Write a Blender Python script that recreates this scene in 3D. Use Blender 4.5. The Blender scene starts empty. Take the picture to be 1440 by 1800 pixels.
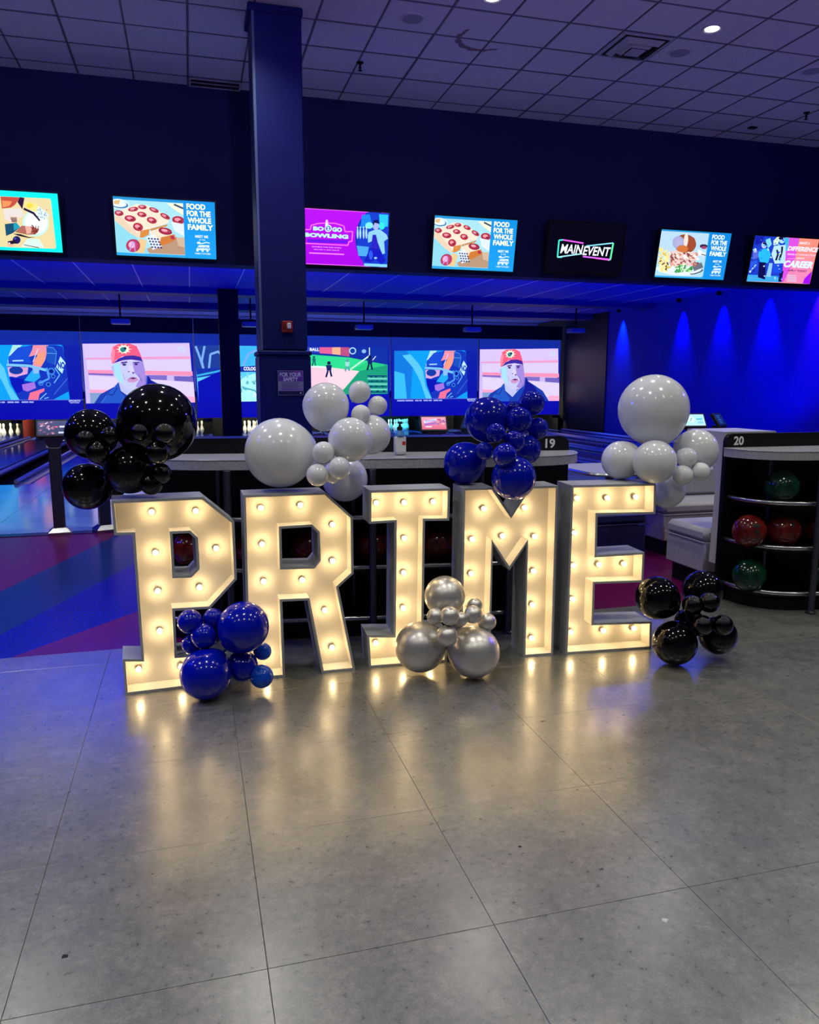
import bpy, math, random
import numpy as np
from mathutils import Vector, Matrix
from mathutils.geometry import tessellate_polygon
random.seed(7)
PI = math.pi
sc = bpy.context.scene
COL = sc.collection

# ------------------------------------------------------------------ camera
F_PX, CAM_H = 1371.89, 1.4491                 # focal length in pixels of the 1440x1800 frame, eye height
YAW, PITCH, ROLL = -0.2713, -0.1606, 0.0012
ROT = Matrix.Rotation(YAW, 3, 'Z') @ Matrix.Rotation(PI/2 + PITCH, 3, 'X') @ Matrix.Rotation(ROLL, 3, 'Z')
CAM = Vector((0, 0, CAM_H))
cd = bpy.data.cameras.new('camera')
cam = bpy.data.objects.new('camera', cd); COL.objects.link(cam)
cd.sensor_fit = 'HORIZONTAL'; cd.sensor_width = 36.0; cd.lens = F_PX/1440*36.0
cd.clip_start = 0.02; cd.clip_end = 200
cam.matrix_world = Matrix.Translation(CAM) @ ROT.to_4x4()
sc.camera = cam

# ------------------------------------------------------------------ world, exposure
w = bpy.data.worlds.new('world'); sc.world = w; w.use_nodes = True
WORLD_COL, WORLD_STR = (0.15, 0.15, 0.40), 0.16
w.node_tree.nodes['Background'].inputs[0].default_value = (*WORLD_COL, 1)
w.node_tree.nodes['Background'].inputs[1].default_value = WORLD_STR
sc.view_settings.view_transform = 'Standard'
sc.view_settings.look = 'None'
sc.view_settings.exposure = 0.0
sc.view_settings.gamma = 1.0
sc.view_settings.use_curve_mapping = False
sc.cycles.max_bounces = 6; sc.cycles.diffuse_bounces = 3; sc.cycles.glossy_bounces = 3
sc.cycles.sample_clamp_indirect = 4.0

# brightness of the lamps, both the place's own and added fill
DOWNLIGHT_W = 106.0        # recessed ceiling downlights
BULB_E = 50.0             # marquee bulbs
SCREEN_E = 1.15            # televisions and lane screens
STRIP_FILL_E = 60.0              # unseen blue strips added to light the lane ceiling
WASH_W = 480.0             # blue wall washers
CEIL_FILL_W = 175.0          # violet fill lamps added to tint the concourse ceiling
LANE_FILL_W = 340.0         # blue fill lamps added to brighten the lane ceiling
SPOT_FILL_W = 420.0       # unseen blue fill spots added for the seats

# ------------------------------------------------------------------ image helpers (pixels of the photo -> places in the room)
def ray(x, y): return ROT @ Vector(((x-720)/F_PX, -(y-900)/F_PX, -1.0))
def onZ(x, y, z=0.0):
    d = ray(x, y); return CAM + d*((z-CAM_H)/d.z)
def onY(x, y, Y):
    d = ray(x, y); return CAM + d*(Y/d.y)
def onX(x, y, X):
    d = ray(x, y); return CAM + d*(X/d.x)
def onP(x, y, a, n):
    d = ray(x, y); return CAM + d*((a-CAM).dot(n)/d.dot(n))
def depth_of(p): return -(ROT.transposed() @ (Vector(p)-CAM)).z

# ------------------------------------------------------------------ materials
def lin(c): return c/12.92 if c <= 0.04045 else ((c+0.055)/1.055)**2.4
def hexc(h):
    h = h.lstrip('#'); return tuple(lin(int(h[i:i+2], 16)/255) for i in (0, 2, 4))
MATS = {}
def mat(name, color=(.5, .5, .5), rough=.5, metal=0.0, spec=.5, coat=0.0, noise=0.0, nscale=20.0, bump=0.0, bscale=80.0,
        emit=None, estr=0.0, sss=0.0, rnoise=0.0, color2=None):
    if name in MATS: return MATS[name]
    m = bpy.data.materials.new(name); m.use_nodes = True
    nt = m.node_tree; b = nt.nodes['Principled BSDF']
    b.inputs['Base Color'].default_value = (*color, 1)
    b.inputs['Roughness'].default_value = rough
    b.inputs['Metallic'].default_value = metal
    b.inputs['Specular IOR Level'].default_value = spec
    b.inputs['Coat Weight'].default_value = coat
    if coat: b.inputs['Coat Roughness'].default_value = 0.05
    if sss:
        b.inputs['Subsurface Weight'].default_value = sss
        b.inputs['Subsurface Radius'].default_value = (.05, .05, .05)
    if emit:
        b.inputs['Emission Color'].default_value = (*emit, 1)
        b.inputs['Emission Strength'].default_value = estr
    if noise or bump or rnoise:
        tc = nt.nodes.new('ShaderNodeTexCoord')
        n = nt.nodes.new('ShaderNodeTexNoise'); n.inputs['Scale'].default_value = nscale; n.inputs['Detail'].default_value = 6
        nt.links.new(tc.outputs['Object'], n.inputs['Vector'])
        if noise:
            r = nt.nodes.new('ShaderNodeValToRGB')
            c2 = color2 or tuple(min(1, c*(1+noise)) for c in color)
            r.color_ramp.elements[0].position = .3; r.color_ramp.elements[1].position = .7
            r.color_ramp.elements[0].color = (*[c*(1-noise) for c in color], 1)
            r.color_ramp.elements[1].color = (*c2, 1)
            nt.links.new(n.outputs['Fac'], r.inputs[0]); nt.links.new(r.outputs[0], b.inputs['Base Color'])
        if rnoise:
            mr = nt.nodes.new('ShaderNodeMapRange')
            mr.inputs[3].default_value = rough-rnoise; mr.inputs[4].default_value = rough+rnoise
            nt.links.new(n.outputs['Fac'], mr.inputs[0]); nt.links.new(mr.outputs[0], b.inputs['Roughness'])
        if bump:
            n2 = nt.nodes.new('ShaderNodeTexNoise'); n2.inputs['Scale'].default_value = bscale; n2.inputs['Detail'].default_value = 4
            nt.links.new(tc.outputs['Object'], n2.inputs['Vector'])
            bp = nt.nodes.new('ShaderNodeBump'); bp.inputs['Strength'].default_value = bump; bp.inputs['Distance'].default_value = .002
            nt.links.new(n2.outputs['Fac'], bp.inputs['Height']); nt.links.new(bp.outputs[0], b.inputs['Normal'])
    MATS[name] = m; return m

def screen_mat():
    m = bpy.data.materials.new('screen_picture'); m.use_nodes = True; nt = m.node_tree
    b = nt.nodes['Principled BSDF']; b.inputs['Base Color'].default_value = (.004, .004, .004, 1); b.inputs['Roughness'].default_value = .4
    a = nt.nodes.new('ShaderNodeAttribute'); a.attribute_name = 'Col'
    nt.links.new(a.outputs['Color'], b.inputs['Emission Color']); b.inputs['Emission Strength'].default_value = SCREEN_E
    m.cycles.emission_sampling = 'NONE'
    return m
def print_mat():
    m = bpy.data.materials.new('printed_paper'); m.use_nodes = True; nt = m.node_tree
    b = nt.nodes['Principled BSDF']; b.inputs['Roughness'].default_value = .35
    a = nt.nodes.new('ShaderNodeAttribute'); a.attribute_name = 'Col'
    nt.links.new(a.outputs['Color'], b.inputs['Base Color'])
    return m

def floor_mat():
    m = bpy.data.materials.new('grey_stone_vinyl'); m.use_nodes = True; nt = m.node_tree
    b = nt.nodes['Principled BSDF']
    ge = nt.nodes.new('ShaderNodeNewGeometry')
    def noise(scale, det, rough):
        n = nt.nodes.new('ShaderNodeTexNoise'); n.inputs['Scale'].default_value = scale; n.inputs['Detail'].default_value = det; n.inputs['Roughness'].default_value = rough
        nt.links.new(ge.outputs['Position'], n.inputs['Vector']); return n
    def ramp(n, p0, c0, p1_, c1):
        r = nt.nodes.new('ShaderNodeValToRGB'); e = r.color_ramp.elements
        e[0].position = p0; e[0].color = (*c0, 1); e[1].position = p1_; e[1].color = (*c1, 1)
        nt.links.new(n.outputs['Fac'], r.inputs[0]); return r
    def mul(x, y):
        m_ = nt.nodes.new('ShaderNodeMix'); m_.data_type = 'RGBA'; m_.blend_type = 'MULTIPLY'; m_.inputs[0].default_value = 1
        nt.links.new(x, m_.inputs[6]); nt.links.new(y, m_.inputs[7]); return m_.outputs[2]
    n1 = noise(9, 5, .6); n2 = noise(38, 5, .65); n3 = noise(170, 3, .6)
    r1 = ramp(n1, .36, (.122, .126, .116), .66, (.182, .180, .162))
    r2 = ramp(n2, .34, (.74, .75, .76), .66, (1.25, 1.24, 1.20)); r3 = ramp(n3, .28, (.74, .74, .74), .72, (1.26, 1.26, 1.24))
    nt.links.new(mul(mul(r1.outputs[0], r2.outputs[0]), r3.outputs[0]), b.inputs['Base Color'])
    mr = nt.nodes.new('ShaderNodeMapRange'); mr.inputs[1].default_value = .3; mr.inputs[2].default_value = .7
    mr.inputs[3].default_value = .26; mr.inputs[4].default_value = .38
    nt.links.new(n2.outputs['Fac'], mr.inputs[0]); nt.links.new(mr.outputs[0], b.inputs['Roughness'])
    bp = nt.nodes.new('ShaderNodeBump'); bp.inputs['Strength'].default_value = .05; bp.inputs['Distance'].default_value = .002
    nt.links.new(n2.outputs['Fac'], bp.inputs['Height']); nt.links.new(bp.outputs[0], b.inputs['Normal'])
    b.inputs['Specular IOR Level'].default_value = .9
    b.inputs['Coat Weight'].default_value = 1.0; b.inputs['Coat Roughness'].default_value = .235; b.inputs['Coat IOR'].default_value = 1.8
    return m

def carpet_mat():
    """vinyl floor of the seats: straight-edged fields of blue, slate and magenta"""
    m = bpy.data.materials.new('blue_magenta_floor'); m.use_nodes = True; nt = m.node_tree
    b = nt.nodes['Principled BSDF']; b.inputs['Roughness'].default_value = .27
    ge = nt.nodes.new('ShaderNodeNewGeometry'); sx = nt.nodes.new('ShaderNodeSeparateXYZ')
    nt.links.new(ge.outputs['Position'], sx.inputs[0])
    def side(p, q):                              # 1 on the left of the line p->q
        dx, dy = q[0]-p[0], q[1]-p[1]
        a = nt.nodes.new('ShaderNodeMath'); a.operation = 'MULTIPLY_ADD'
        nt.links.new(sx.outputs['Y'], a.inputs[0]); a.inputs[1].default_value = dx; a.inputs[2].default_value = -p[1]*dx + p[0]*dy
        c = nt.nodes.new('ShaderNodeMath'); c.operation = 'MULTIPLY_ADD'
        nt.links.new(sx.outputs['X'], c.inputs[0]); c.inputs[1].default_value = -dy; nt.links.new(a.outputs[0], c.inputs[2])
        g = nt.nodes.new('ShaderNodeMath'); g.operation = 'GREATER_THAN'; g.inputs[1].default_value = 0
        nt.links.new(c.outputs[0], g.inputs[0]); return g.outputs[0]
    def mix(fac, base, colr):
        x = nt.nodes.new('ShaderNodeMix'); x.data_type = 'RGBA'
        nt.links.new(fac, x.inputs[0])
        if isinstance(base, tuple): x.inputs[6].default_value = (*base, 1)
        else: nt.links.new(base, x.inputs[6])
        x.inputs[7].default_value = (*colr, 1); return x.outputs[2]
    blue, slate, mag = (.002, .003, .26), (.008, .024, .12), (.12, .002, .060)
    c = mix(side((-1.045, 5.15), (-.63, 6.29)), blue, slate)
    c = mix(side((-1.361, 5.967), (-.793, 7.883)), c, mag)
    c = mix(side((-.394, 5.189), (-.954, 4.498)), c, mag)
    n = nt.nodes.new('ShaderNodeTexNoise'); n.inputs['Scale'].default_value = 60; n.inputs['Detail'].default_value = 6
    nt.links.new(ge.outputs['Position'], n.inputs['Vector'])
    mr = nt.nodes.new('ShaderNodeMapRange'); mr.inputs[3].default_value = .6; mr.inputs[4].default_value = 1.4
    nt.links.new(n.outputs['Fac'], mr.inputs[0])
    mm = nt.nodes.new('ShaderNodeMix'); mm.data_type = 'RGBA'; mm.blend_type = 'MULTIPLY'; mm.inputs[0].default_value = 1
    nt.links.new(c, mm.inputs[6]); nt.links.new(mr.outputs[0], mm.inputs[7])
    nt.links.new(mm.outputs[2], b.inputs['Base Color'])
    return m

M_FLOOR = floor_mat(); M_SEATFLOOR = carpet_mat(); M_PIC = screen_mat(); M_PRINT = print_mat()
M_GROUT = mat('dark_joint', (.075, .074, .070), .8)
M_CEIL = mat('ceiling_tile', (.60, .585, .60), .95, noise=.10, nscale=90, bump=.5, bscale=260)
M_GRID = mat('ceiling_grid', (.13, .125, .15), .5, noise=.1)
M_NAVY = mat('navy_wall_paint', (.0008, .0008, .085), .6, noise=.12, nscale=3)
M_COLUMN = mat('column_blue_paint', (.001, .008, .13), .5, spec=.3, noise=.1, nscale=4)
M_COLEDGE = mat('column_corner_trim', (.10, .14, .30), .3)
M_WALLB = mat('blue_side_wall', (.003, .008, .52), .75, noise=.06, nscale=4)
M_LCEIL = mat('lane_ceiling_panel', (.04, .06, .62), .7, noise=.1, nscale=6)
M_LGRID = mat('lane_ceiling_bar', (.75, .77, .85), .4, noise=.05)
M_BLACK = mat('black_laminate', (.003, .0035, .005), .35, spec=.3, noise=.15, nscale=10)
M_BLACKM = mat('matte_black', (.003, .003, .004), .6, spec=.2, noise=.15)
M_PLASTIC = mat('black_plastic', (.012, .012, .014), .28, noise=.1)
M_STEEL = mat('brushed_steel', (.42, .43, .45), .28, metal=1.0, noise=.12, nscale=60)
M_DSTEEL = mat('dark_steel', (.10, .11, .13), .32, metal=.9, noise=.12, nscale=40)
M_QUARTZ = mat('speckled_quartz', (.40, .41, .41), .22, noise=.28, nscale=180)
M_PAINT = mat('letter_paint_shaded', (.40, .41, .42), .5, noise=.03, nscale=12)  # outer boards: same white paint, darkened so the colour holds the shade
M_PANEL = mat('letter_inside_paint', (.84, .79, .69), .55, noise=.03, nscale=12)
M_BULB = mat('lit_bulb', (1, .9, .7), .3, emit=(1.0, .72, .36), estr=BULB_E)
M_SOCKET = mat('bulb_socket', (.35, .30, .22), .5, noise=.05)
M_WHITEB = mat('white_latex', (.78, .80, .81), .16, spec=.55, noise=.02, nscale=4)
M_BLACKB = mat('black_latex', (.0015, .0015, .002), .08, spec=.42, noise=.1, nscale=4)
M_BLUEB = mat('blue_latex', (.0006, .007, .40), .12, spec=.42, noise=.06, nscale=4)
M_SKYB = mat('lighter_blue_latex', (.004, .07, .60), .15, spec=.42, noise=.06, nscale=4)
M_SILVER = mat('silver_chrome_latex', (.66, .64, .60), .34, metal=.70, noise=.04, nscale=4)
M_WVINYL = mat('white_upholstery', (.36, .35, .38), .45, noise=.05, nscale=20, bump=.2)
M_WSHELL = mat('white_shell', (.50, .49, .51), .35, noise=.03)
M_RED = mat('red_ball_resin', (.085, .004, .003), .12, spec=.5, noise=.55, nscale=9, color2=(.19, .016, .010))
M_GREEN = mat('green_ball_resin', (.003, .02, .009), .12, spec=.5, noise=.6, nscale=9, color2=(.006, .06, .028))
M_HOLE = mat('finger_hole', (.004, .003, .003), .7)
M_WHITE = mat('white_vinyl_letters', (.78, .78, .78), .5, noise=.02)
M_PIN = mat('pin_white', (.75, .72, .60), .3, noise=.03)
M_PINRED = mat('pin_red_stripe', (.5, .02, .02), .3)
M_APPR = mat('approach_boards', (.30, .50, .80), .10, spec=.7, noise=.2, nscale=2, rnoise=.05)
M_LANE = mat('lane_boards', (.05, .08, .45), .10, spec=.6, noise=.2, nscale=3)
M_GUTTER = mat('gutter_plastic', (.03, .05, .35), .25, noise=.1)
M_BUMPER = mat('bumper_rail', (.50, .55, .85), .25, noise=.05)
M_MASKB = mat('mask_black', (.004, .004, .006), .6)
M_BLUEFILL = mat('added_blue_strip', (.1, .1, .5), .4, emit=(.012, .03, 1.0), estr=STRIP_FILL_E)  # glow of the unseen strips added for the lane ceiling
M_PINLED = mat('pin_deck_tube', (.9, .9, .8), .4, emit=(1.0, .97, .62), estr=110)
M_CYANLED = mat('cyan_pin_tube', (.2, .9, .9), .4, emit=(.05, .75, 1.0), estr=110)
M_LENS = mat('downlight_lens', (.9, .9, .9), .3, emit=(1.0, .96, .9), estr=14)
M_TRIMW = mat('white_fixture_trim', (.55, .54, .56), .5)
M_SPKR = mat('speaker_grille', (.30, .29, .34), .7, noise=.2, nscale=300)
M_VENT = mat('vent_metal', (.42, .41, .42), .5, noise=.05)
M_DARKV = mat('vent_dark', (.015, .015, .015), .8)
M_STAIN = mat('water_stain', (.22, .16, .17), .95, noise=.3, nscale=40)
M_STROBE = mat('red_alarm_plastic', (.32, .02, .012), .4)
M_LENSC = mat('clear_alarm_lens', (.8, .8, .85), .15)
M_GLASSB = mat('clear_bottle', (.55, .57, .58), .12, noise=.05)
M_LABELW = mat('bottle_label', (.75, .76, .76), .5)
M_LABELR = mat('bottle_red_mark', (.55, .03, .03), .5)
M_GEL = mat('bottle_blue_cap_film', (.05, .22, .5), .3)

# ------------------------------------------------------------------ mesh builder
class MB:
    def __init__(s): s.v = []; s.f = []; s.m = []; s.mi = 0
    def add(s, vs, fs, mi=None):
        o = len(s.v); s.v += [tuple(v) for v in vs]; s.f += [tuple(i+o for i in f) for f in fs]
        s.m += [s.mi if mi is None else mi]*len(fs); return s
    def box(s, a, b, mi=None):
        x0, y0, z0 = a; x1, y1, z1 = b
        return s.add([(x0,y0,z0),(x1,y0,z0),(x1,y1,z0),(x0,y1,z0),(x0,y0,z1),(x1,y0,z1),(x1,y1,z1),(x0,y1,z1)],
                     [(0,3,2,1),(4,5,6,7),(0,1,5,4),(1,2,6,5),(2,3,7,6),(3,0,4,7)], mi)
    def bbox(s, a, b, c=.01, mi=None):
        """box with chamfered edges"""
        vs = []; x = (a[0], b[0]); y = (a[1], b[1]); z = (a[2], b[2])
        idx = {}
        for i in (0, 1):
            for j in (0, 1):
                for k in (0, 1):
                    for ax in range(3):
                        p = [x[i], y[j], z[k]]
                        for t in range(3):
                            if t != ax: p[t] += c*(1 if (i, j, k)[t] == 0 else -1)
                        idx[(i, j, k, ax)] = len(vs); vs.append(tuple(p))
        fs = []
        g = lambda i, j, k, ax: idx[(i, j, k, ax)]
        for i in (0, 1):
            q = [g(i,0,0,0), g(i,1,0,0), g(i,1,1,0), g(i,0,1,0)]; fs.append(q if i else q[::-1])
            q = [g(0,i,0,1), g(0,i,1,1), g(1,i,1,1), g(1,i,0,1)]; fs.append(q if i else q[::-1])
            q = [g(0,0,i,2), g(1,0,i,2), g(1,1,i,2), g(0,1,i,2)]; fs.append(q if i else q[::-1])
        for i in (0, 1):
            for j in (0, 1):
                fl = (i+j) % 2 == 0
                q = [g(i,j,0,0), g(i,j,0,1), g(i,j,1,1), g(i,j,1,0)]; fs.append(q[::-1] if fl else q)
                q = [g(i,0,j,0), g(i,0,j,2), g(i,1,j,2), g(i,1,j,0)]; fs.append(q if fl else q[::-1])
                q = [g(0,i,j,1), g(0,i,j,2), g(1,i,j,2), g(1,i,j,1)]; fs.append(q[::-1] if fl else q)
                for k in (0, 1):
                    t = [g(i,j,k,0), g(i,j,k,1), g(i,j,k,2)]; fs.append(t if (i+j+k) % 2 else t[::-1])
        return s.add(vs, fs, mi)
    def lathe(s, prof, seg=24, c=(0, 0, 0), axis='Z', mi=None):
        vs = []; n = len(prof)
        for k in range(seg):
            a = 2*PI*k/seg
            for r, h in prof:
                p = (r*math.cos(a), r*math.sin(a), h)
                if axis == 'Y': p = (p[0], p[2], -p[1])
                elif axis == 'X': p = (p[2], p[0], p[1])
                vs.append((p[0]+c[0], p[1]+c[1], p[2]+c[2]))
        fs = []
        for k in range(seg):
            k2 = (k+1) % seg
            for i in range(n-1): fs.append((k*n+i, k2*n+i, k2*n+i+1, k*n+i+1))
        if prof[0][0] > 1e-6: fs.append(tuple(k*n for k in range(seg))[::-1])
        if prof[-1][0] > 1e-6: fs.append(tuple(k*n+n-1 for k in range(seg)))
        return s.add(vs, fs, mi)
    def tube(s, pts, r, seg=10, mi=None):
        pts = [Vector(p) for p in pts]; n = len(pts); vs = []; fs = []
        up = Vector((0, 0, 1))
        for i, p in enumerate(pts):
            t = (pts[min(i+1, n-1)]-pts[max(i-1, 0)]).normalized()
            a = t.cross(up)
            if a.length < 1e-3: a = t.cross(Vector((1, 0, 0)))
            a.normalize(); b = a.cross(t).normalized()
            for k in range(seg):
                g = 2*PI*k/seg; vs.append(p + a*(r*math.cos(g)) + b*(r*math.sin(g)))
        for i in range(n-1):
            for k in range(seg):
                k2 = (k+1) % seg; fs.append((i*seg+k, i*seg+k2, (i+1)*seg+k2, (i+1)*seg+k))
        fs.append(tuple(range(seg))[::-1]); fs.append(tuple((n-1)*seg+k for k in range(seg)))
        return s.add(vs, fs, mi)
    def prism(s, poly, z0, z1, mi=None, holes=()):
        """polygon in XY extruded in Z"""
        n = len(poly); vs = [(x, y, z0) for x, y in poly]+[(x, y, z1) for x, y in poly]
        fs = [(i, (i+1) % n, n+(i+1) % n, n+i) for i in range(n)]
        tri = tessellate_polygon([[Vector((x, y, 0)) for x, y in poly]])
        fs += [tuple(n+i for i in t) for t in tri] + [tuple(t[::-1]) for t in tri]
        return s.add(vs, fs, mi)
    def sphere(s, c, r, seg=20, rings=12, mi=None):
        prof = [(max(0, r*math.sin(PI*i/rings)), -r*math.cos(PI*i/rings)) for i in range(rings+1)]
        prof[0] = (0, -r); prof[-1] = (0, r)
        return s.lathe(prof, seg, c, 'Z', mi)
    def xf(s, M):
        s.v = [tuple(M @ Vector(v)) for v in s.v]; return s
    def mesh(s, name, mats, smooth=False):
        me = bpy.data.meshes.new(name); me.from_pydata(s.v, [], s.f)
        for m in (mats if isinstance(mats, (list, tuple)) else [mats]): me.materials.append(m)
        me.polygons.foreach_set('material_index', s.m)
        import bmesh
        bm = bmesh.new(); bm.from_mesh(me); bmesh.ops.recalc_face_normals(bm, faces=bm.faces); bm.to_mesh(me); bm.free()
        if smooth:
            me.polygons.foreach_set('use_smooth', [True]*len(me.polygons))
            if smooth != 'all': me.set_sharp_from_angle(angle=math.radians(38))
        me.update(); return me

def link(name, data, parent=None, loc=None, label=None, cat=None, group=None, kind=None):
    o = bpy.data.objects.new(name, data); COL.objects.link(o)
    if parent: o.parent = parent
    if loc is not None: o.location = loc
    if label: o['label'] = label
    if cat: o['category'] = cat
    if group: o['group'] = group
    if kind: o['kind'] = kind
    return o
def thing(name, label, cat, loc=(0, 0, 0), rz=0.0, group=None):
    o = link(name, None, None, loc, label, cat, group); o.rotation_euler = (0, 0, rz)
    o.empty_display_size = .1; return o
def part(name, mb, mats, parent, smooth=False, label=None, world=False):
    if world:
        p = parent
        off = Vector((0, 0, 0))
        while p: off += p.location; p = p.parent
        mb.v = [(a-off.x, b-off.y, c-off.z) for a, b, c in mb.v]
    return link(name, mb.mesh(name, mats, smooth), parent, label=label)
def struct(name, mb, mats, parent=None, smooth=False):
    return link(name, mb.mesh(name, mats, smooth), parent, kind=None if parent else 'structure')
def lamp(name, kind, energy, color, loc, parent=None, rot=None, **kw):
    d = bpy.data.lights.new(name, kind); d.energy = energy; d.color = color
    for k, v in kw.items(): setattr(d, k, v)
    o = bpy.data.objects.new(name, d); COL.objects.link(o); o.location = loc
    if parent: o.parent = parent
    if rot: o.rotation_euler = rot
    return o

# ------------------------------------------------------------------ flat pictures and lettering
TXT = {}
def text_geo(s, bold=.0, shear=0.0):
    key = (s, bold, shear)
    if key in TXT: return TXT[key]
    c = bpy.data.curves.new('text', 'FONT'); c.body = s; c.offset = bold; c.shear = shear; c.resolution_u = 3; c.fill_mode = 'FRONT'
    o = bpy.data.objects.new('text', c); COL.objects.link(o)
    bpy.context.view_layer.update()
    dg = bpy.context.evaluated_depsgraph_get(); me = o.evaluated_get(dg).to_mesh()
    vs = [(v.co.x, v.co.y) for v in me.vertices]; fs = [tuple(p.vertices) for p in me.polygons]
    o.evaluated_get(dg).to_mesh_clear(); bpy.data.objects.remove(o); bpy.data.curves.remove(c)
    x0 = min(v[0] for v in vs); x1 = max(v[0] for v in vs); y0 = min(v[1] for v in vs); y1 = max(v[1] for v in vs)
    vs = [((x-x0)/(x1-x0), (y-y0)/(y1-y0)) for x, y in vs]
    TXT[key] = (vs, fs, (x1-x0)/(y1-y0)); return TXT[key]

def homog(q):
    """maps four corner points (tl, tr, br, bl) to the unit square, v down"""
    A = []; B = []
    for (x, y), (u, v) in zip(q, ((0, 0), (1, 0), (1, 1), (0, 1))):
        A += [[x, y, 1, 0, 0, 0, -u*x, -u*y], [0, 0, 0, x, y, 1, -v*x, -v*y]]; B += [u, v]
    h = np.linalg.solve(np.array(A, float), np.array(B, float))
    def f(x, y):
        d = h[6]*x+h[7]*y+1; return (h[0]*x+h[1]*y+h[2])/d, (h[3]*x+h[4]*y+h[5])/d
    return f
class Pic:
    """a flat picture of coloured shapes; drawing coordinates are turned to the unit square by q"""
    def __init__(s, q=None): s.map = homog(q) if q else (lambda x, y: (x, y)); s.L = []
    def _add(s, pts, faces, cols): s.L.append((pts, faces, cols))
    def poly(s, pts, col):
        p = [s.map(*a) for a in pts]
        p = [(min(1, max(0, u)), min(1, max(0, v))) for u, v in p]
        tri = tessellate_polygon([[Vector((u, v, 0)) for u, v in p]])
        c = hexc(col); s._add(p, [tuple(t) for t in tri], [c]*len(p)); return s
    def rect(s, x0, y0, x1, y1, col): return s.poly([(x0, y0), (x1, y0), (x1, y1), (x0, y1)], col)
    def uvrect(s, u0, v0, u1, v1, col, col2=None):
        c = hexc(col); d = hexc(col2) if col2 else c
        s._add([(u0, v0), (u1, v0), (u1, v1), (u0, v1)], [(0, 1, 2, 3)], [c, c, d, d]); return s
    def ell(s, x, y, rx, ry, col, rot=0, n=20, col2=None):
        p = [(x, y)]
        for k in range(n):
            a = 2*PI*k/n; ex, ey = rx*math.cos(a), ry*math.sin(a); r = math.radians(rot)
            p.append((x+ex*math.cos(r)-ey*math.sin(r), y+ex*math.sin(r)+ey*math.cos(r)))
        p = [s.map(*a) for a in p]; p = [(min(1, max(0, u)), min(1, max(0, v))) for u, v in p]
        c = hexc(col); d = hexc(col2) if col2 else c
        s._add(p, [(0, 1+k, 1+(k+1) % n) for k in range(n)], [c]+[d]*n); return s
    def line(s, pts, wd, col):
        for (x0, y0), (x1, y1) in zip(pts, pts[1:]):
            L = math.hypot(x1-x0, y1-y0) or 1; nx, ny = -(y1-y0)/L*wd/2, (x1-x0)/L*wd/2
            s.poly([(x0+nx, y0+ny), (x1+nx, y1+ny), (x1-nx, y1-ny), (x0-nx, y0-ny)], col)
        return s
    def text(s, t, x0, y0, x1, y1, col, bold=.03, shear=0.0):
        (u0, v0), (u1, v1) = s.map(x0, y0), s.map(x1, y1)
        vs, fs, _ = text_geo(t, bold, shear); c = hexc(col)
        s._add([(u0+(u1-u0)*x, v1+(v0-v1)*y) for x, y in vs], fs, [c]*len(vs)); return s
    def build(s, name, parent, w, h, org=(0, 0, 0), m=None, dz=.00025):
        """picture of size w x h in the parent's XZ plane, facing -Y; org = lower left corner"""
        V = []; Fc = []; C = []
        for i, (p, fs, cs) in enumerate(s.L):
            o = len(V); y = org[1]-dz*i
            V += [(org[0]+u*w, y, org[2]+(1-v)*h) for u, v in p]; C += cs
            for f in fs:
                f = tuple(f)
                a, b, c = p[f[0]], p[f[1]], p[f[2]]
                ar = (b[0]-a[0])*(c[1]-a[1])-(b[1]-a[1])*(c[0]-a[0])
                if ar > 0: f = f[::-1]
                Fc.append(tuple(k+o for k in f))
        me = bpy.data.meshes.new(name); me.from_pydata(V, [], Fc)
        at = me.color_attributes.new('Col', 'FLOAT_COLOR', 'POINT')
        at.data.foreach_set('color', [x for c in C for x in (*c, 1)])
        me.materials.append(m or M_PIC); me.update()
        return link(name, me, parent)
def lettering(name, t, parent, x0, z0, h, y, m, bold=.02, shear=0, width=None):
    vs, fs, asp = text_geo(t, bold, shear); wd = width or h*asp
    mb = MB(); mb.add([(x0+u*wd, y, z0+v*h) for u, v in vs], fs)
    me = bpy.data.meshes.new(name); me.from_pydata(mb.v, [], mb.f); me.materials.append(m); me.update()
    return link(name, me, parent)

# ================================================================== THE SETTING
T = .6096
OX, OY = -.4817, 1.7858                # a corner of the floor tiles
FLOOR_END = 4.45                       # grey tiles end, seat floor begins
APPR0, FOUL, PITEND = 8.17, 12.56, 25.6
fl = struct('floor', MB().box((-9, -6, -.10), (13, FLOOR_END, -.004)), M_GROUT)
def tile_mesh(sx, sy, name='tile'):
    g, c, h = .0007, .0006, .008
    mb = MB(); x0, y0, x1, y1 = g, g, sx-g, sy-g
    mb.add([(x0,y0,-h),(x1,y0,-h),(x1,y1,-h),(x0,y1,-h),(x0,y0,-c),(x1,y0,-c),(x1,y1,-c),(x0,y1,-c),
            (x0+c,y0+c,0),(x1-c,y0+c,0),(x1-c,y1-c,0),(x0+c,y1-c,0)],
           [(0,1,5,4),(1,2,6,5),(2,3,7,6),(3,0,4,7),(4,5,9,8),(5,6,10,9),(6,7,11,10),(7,4,8,11),(8,9,10,11)])
    return mb.mesh(name, M_FLOOR)
tm = tile_mesh(T, T); tm2 = tile_mesh(T, FLOOR_END-(OY+4*T))
for i in range(-7, 11):
    for j in range(-5, 5):
        link('tile', tm2 if j == 4 else tm, fl, (OX+i*T, OY+j*T, 0))
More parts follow.
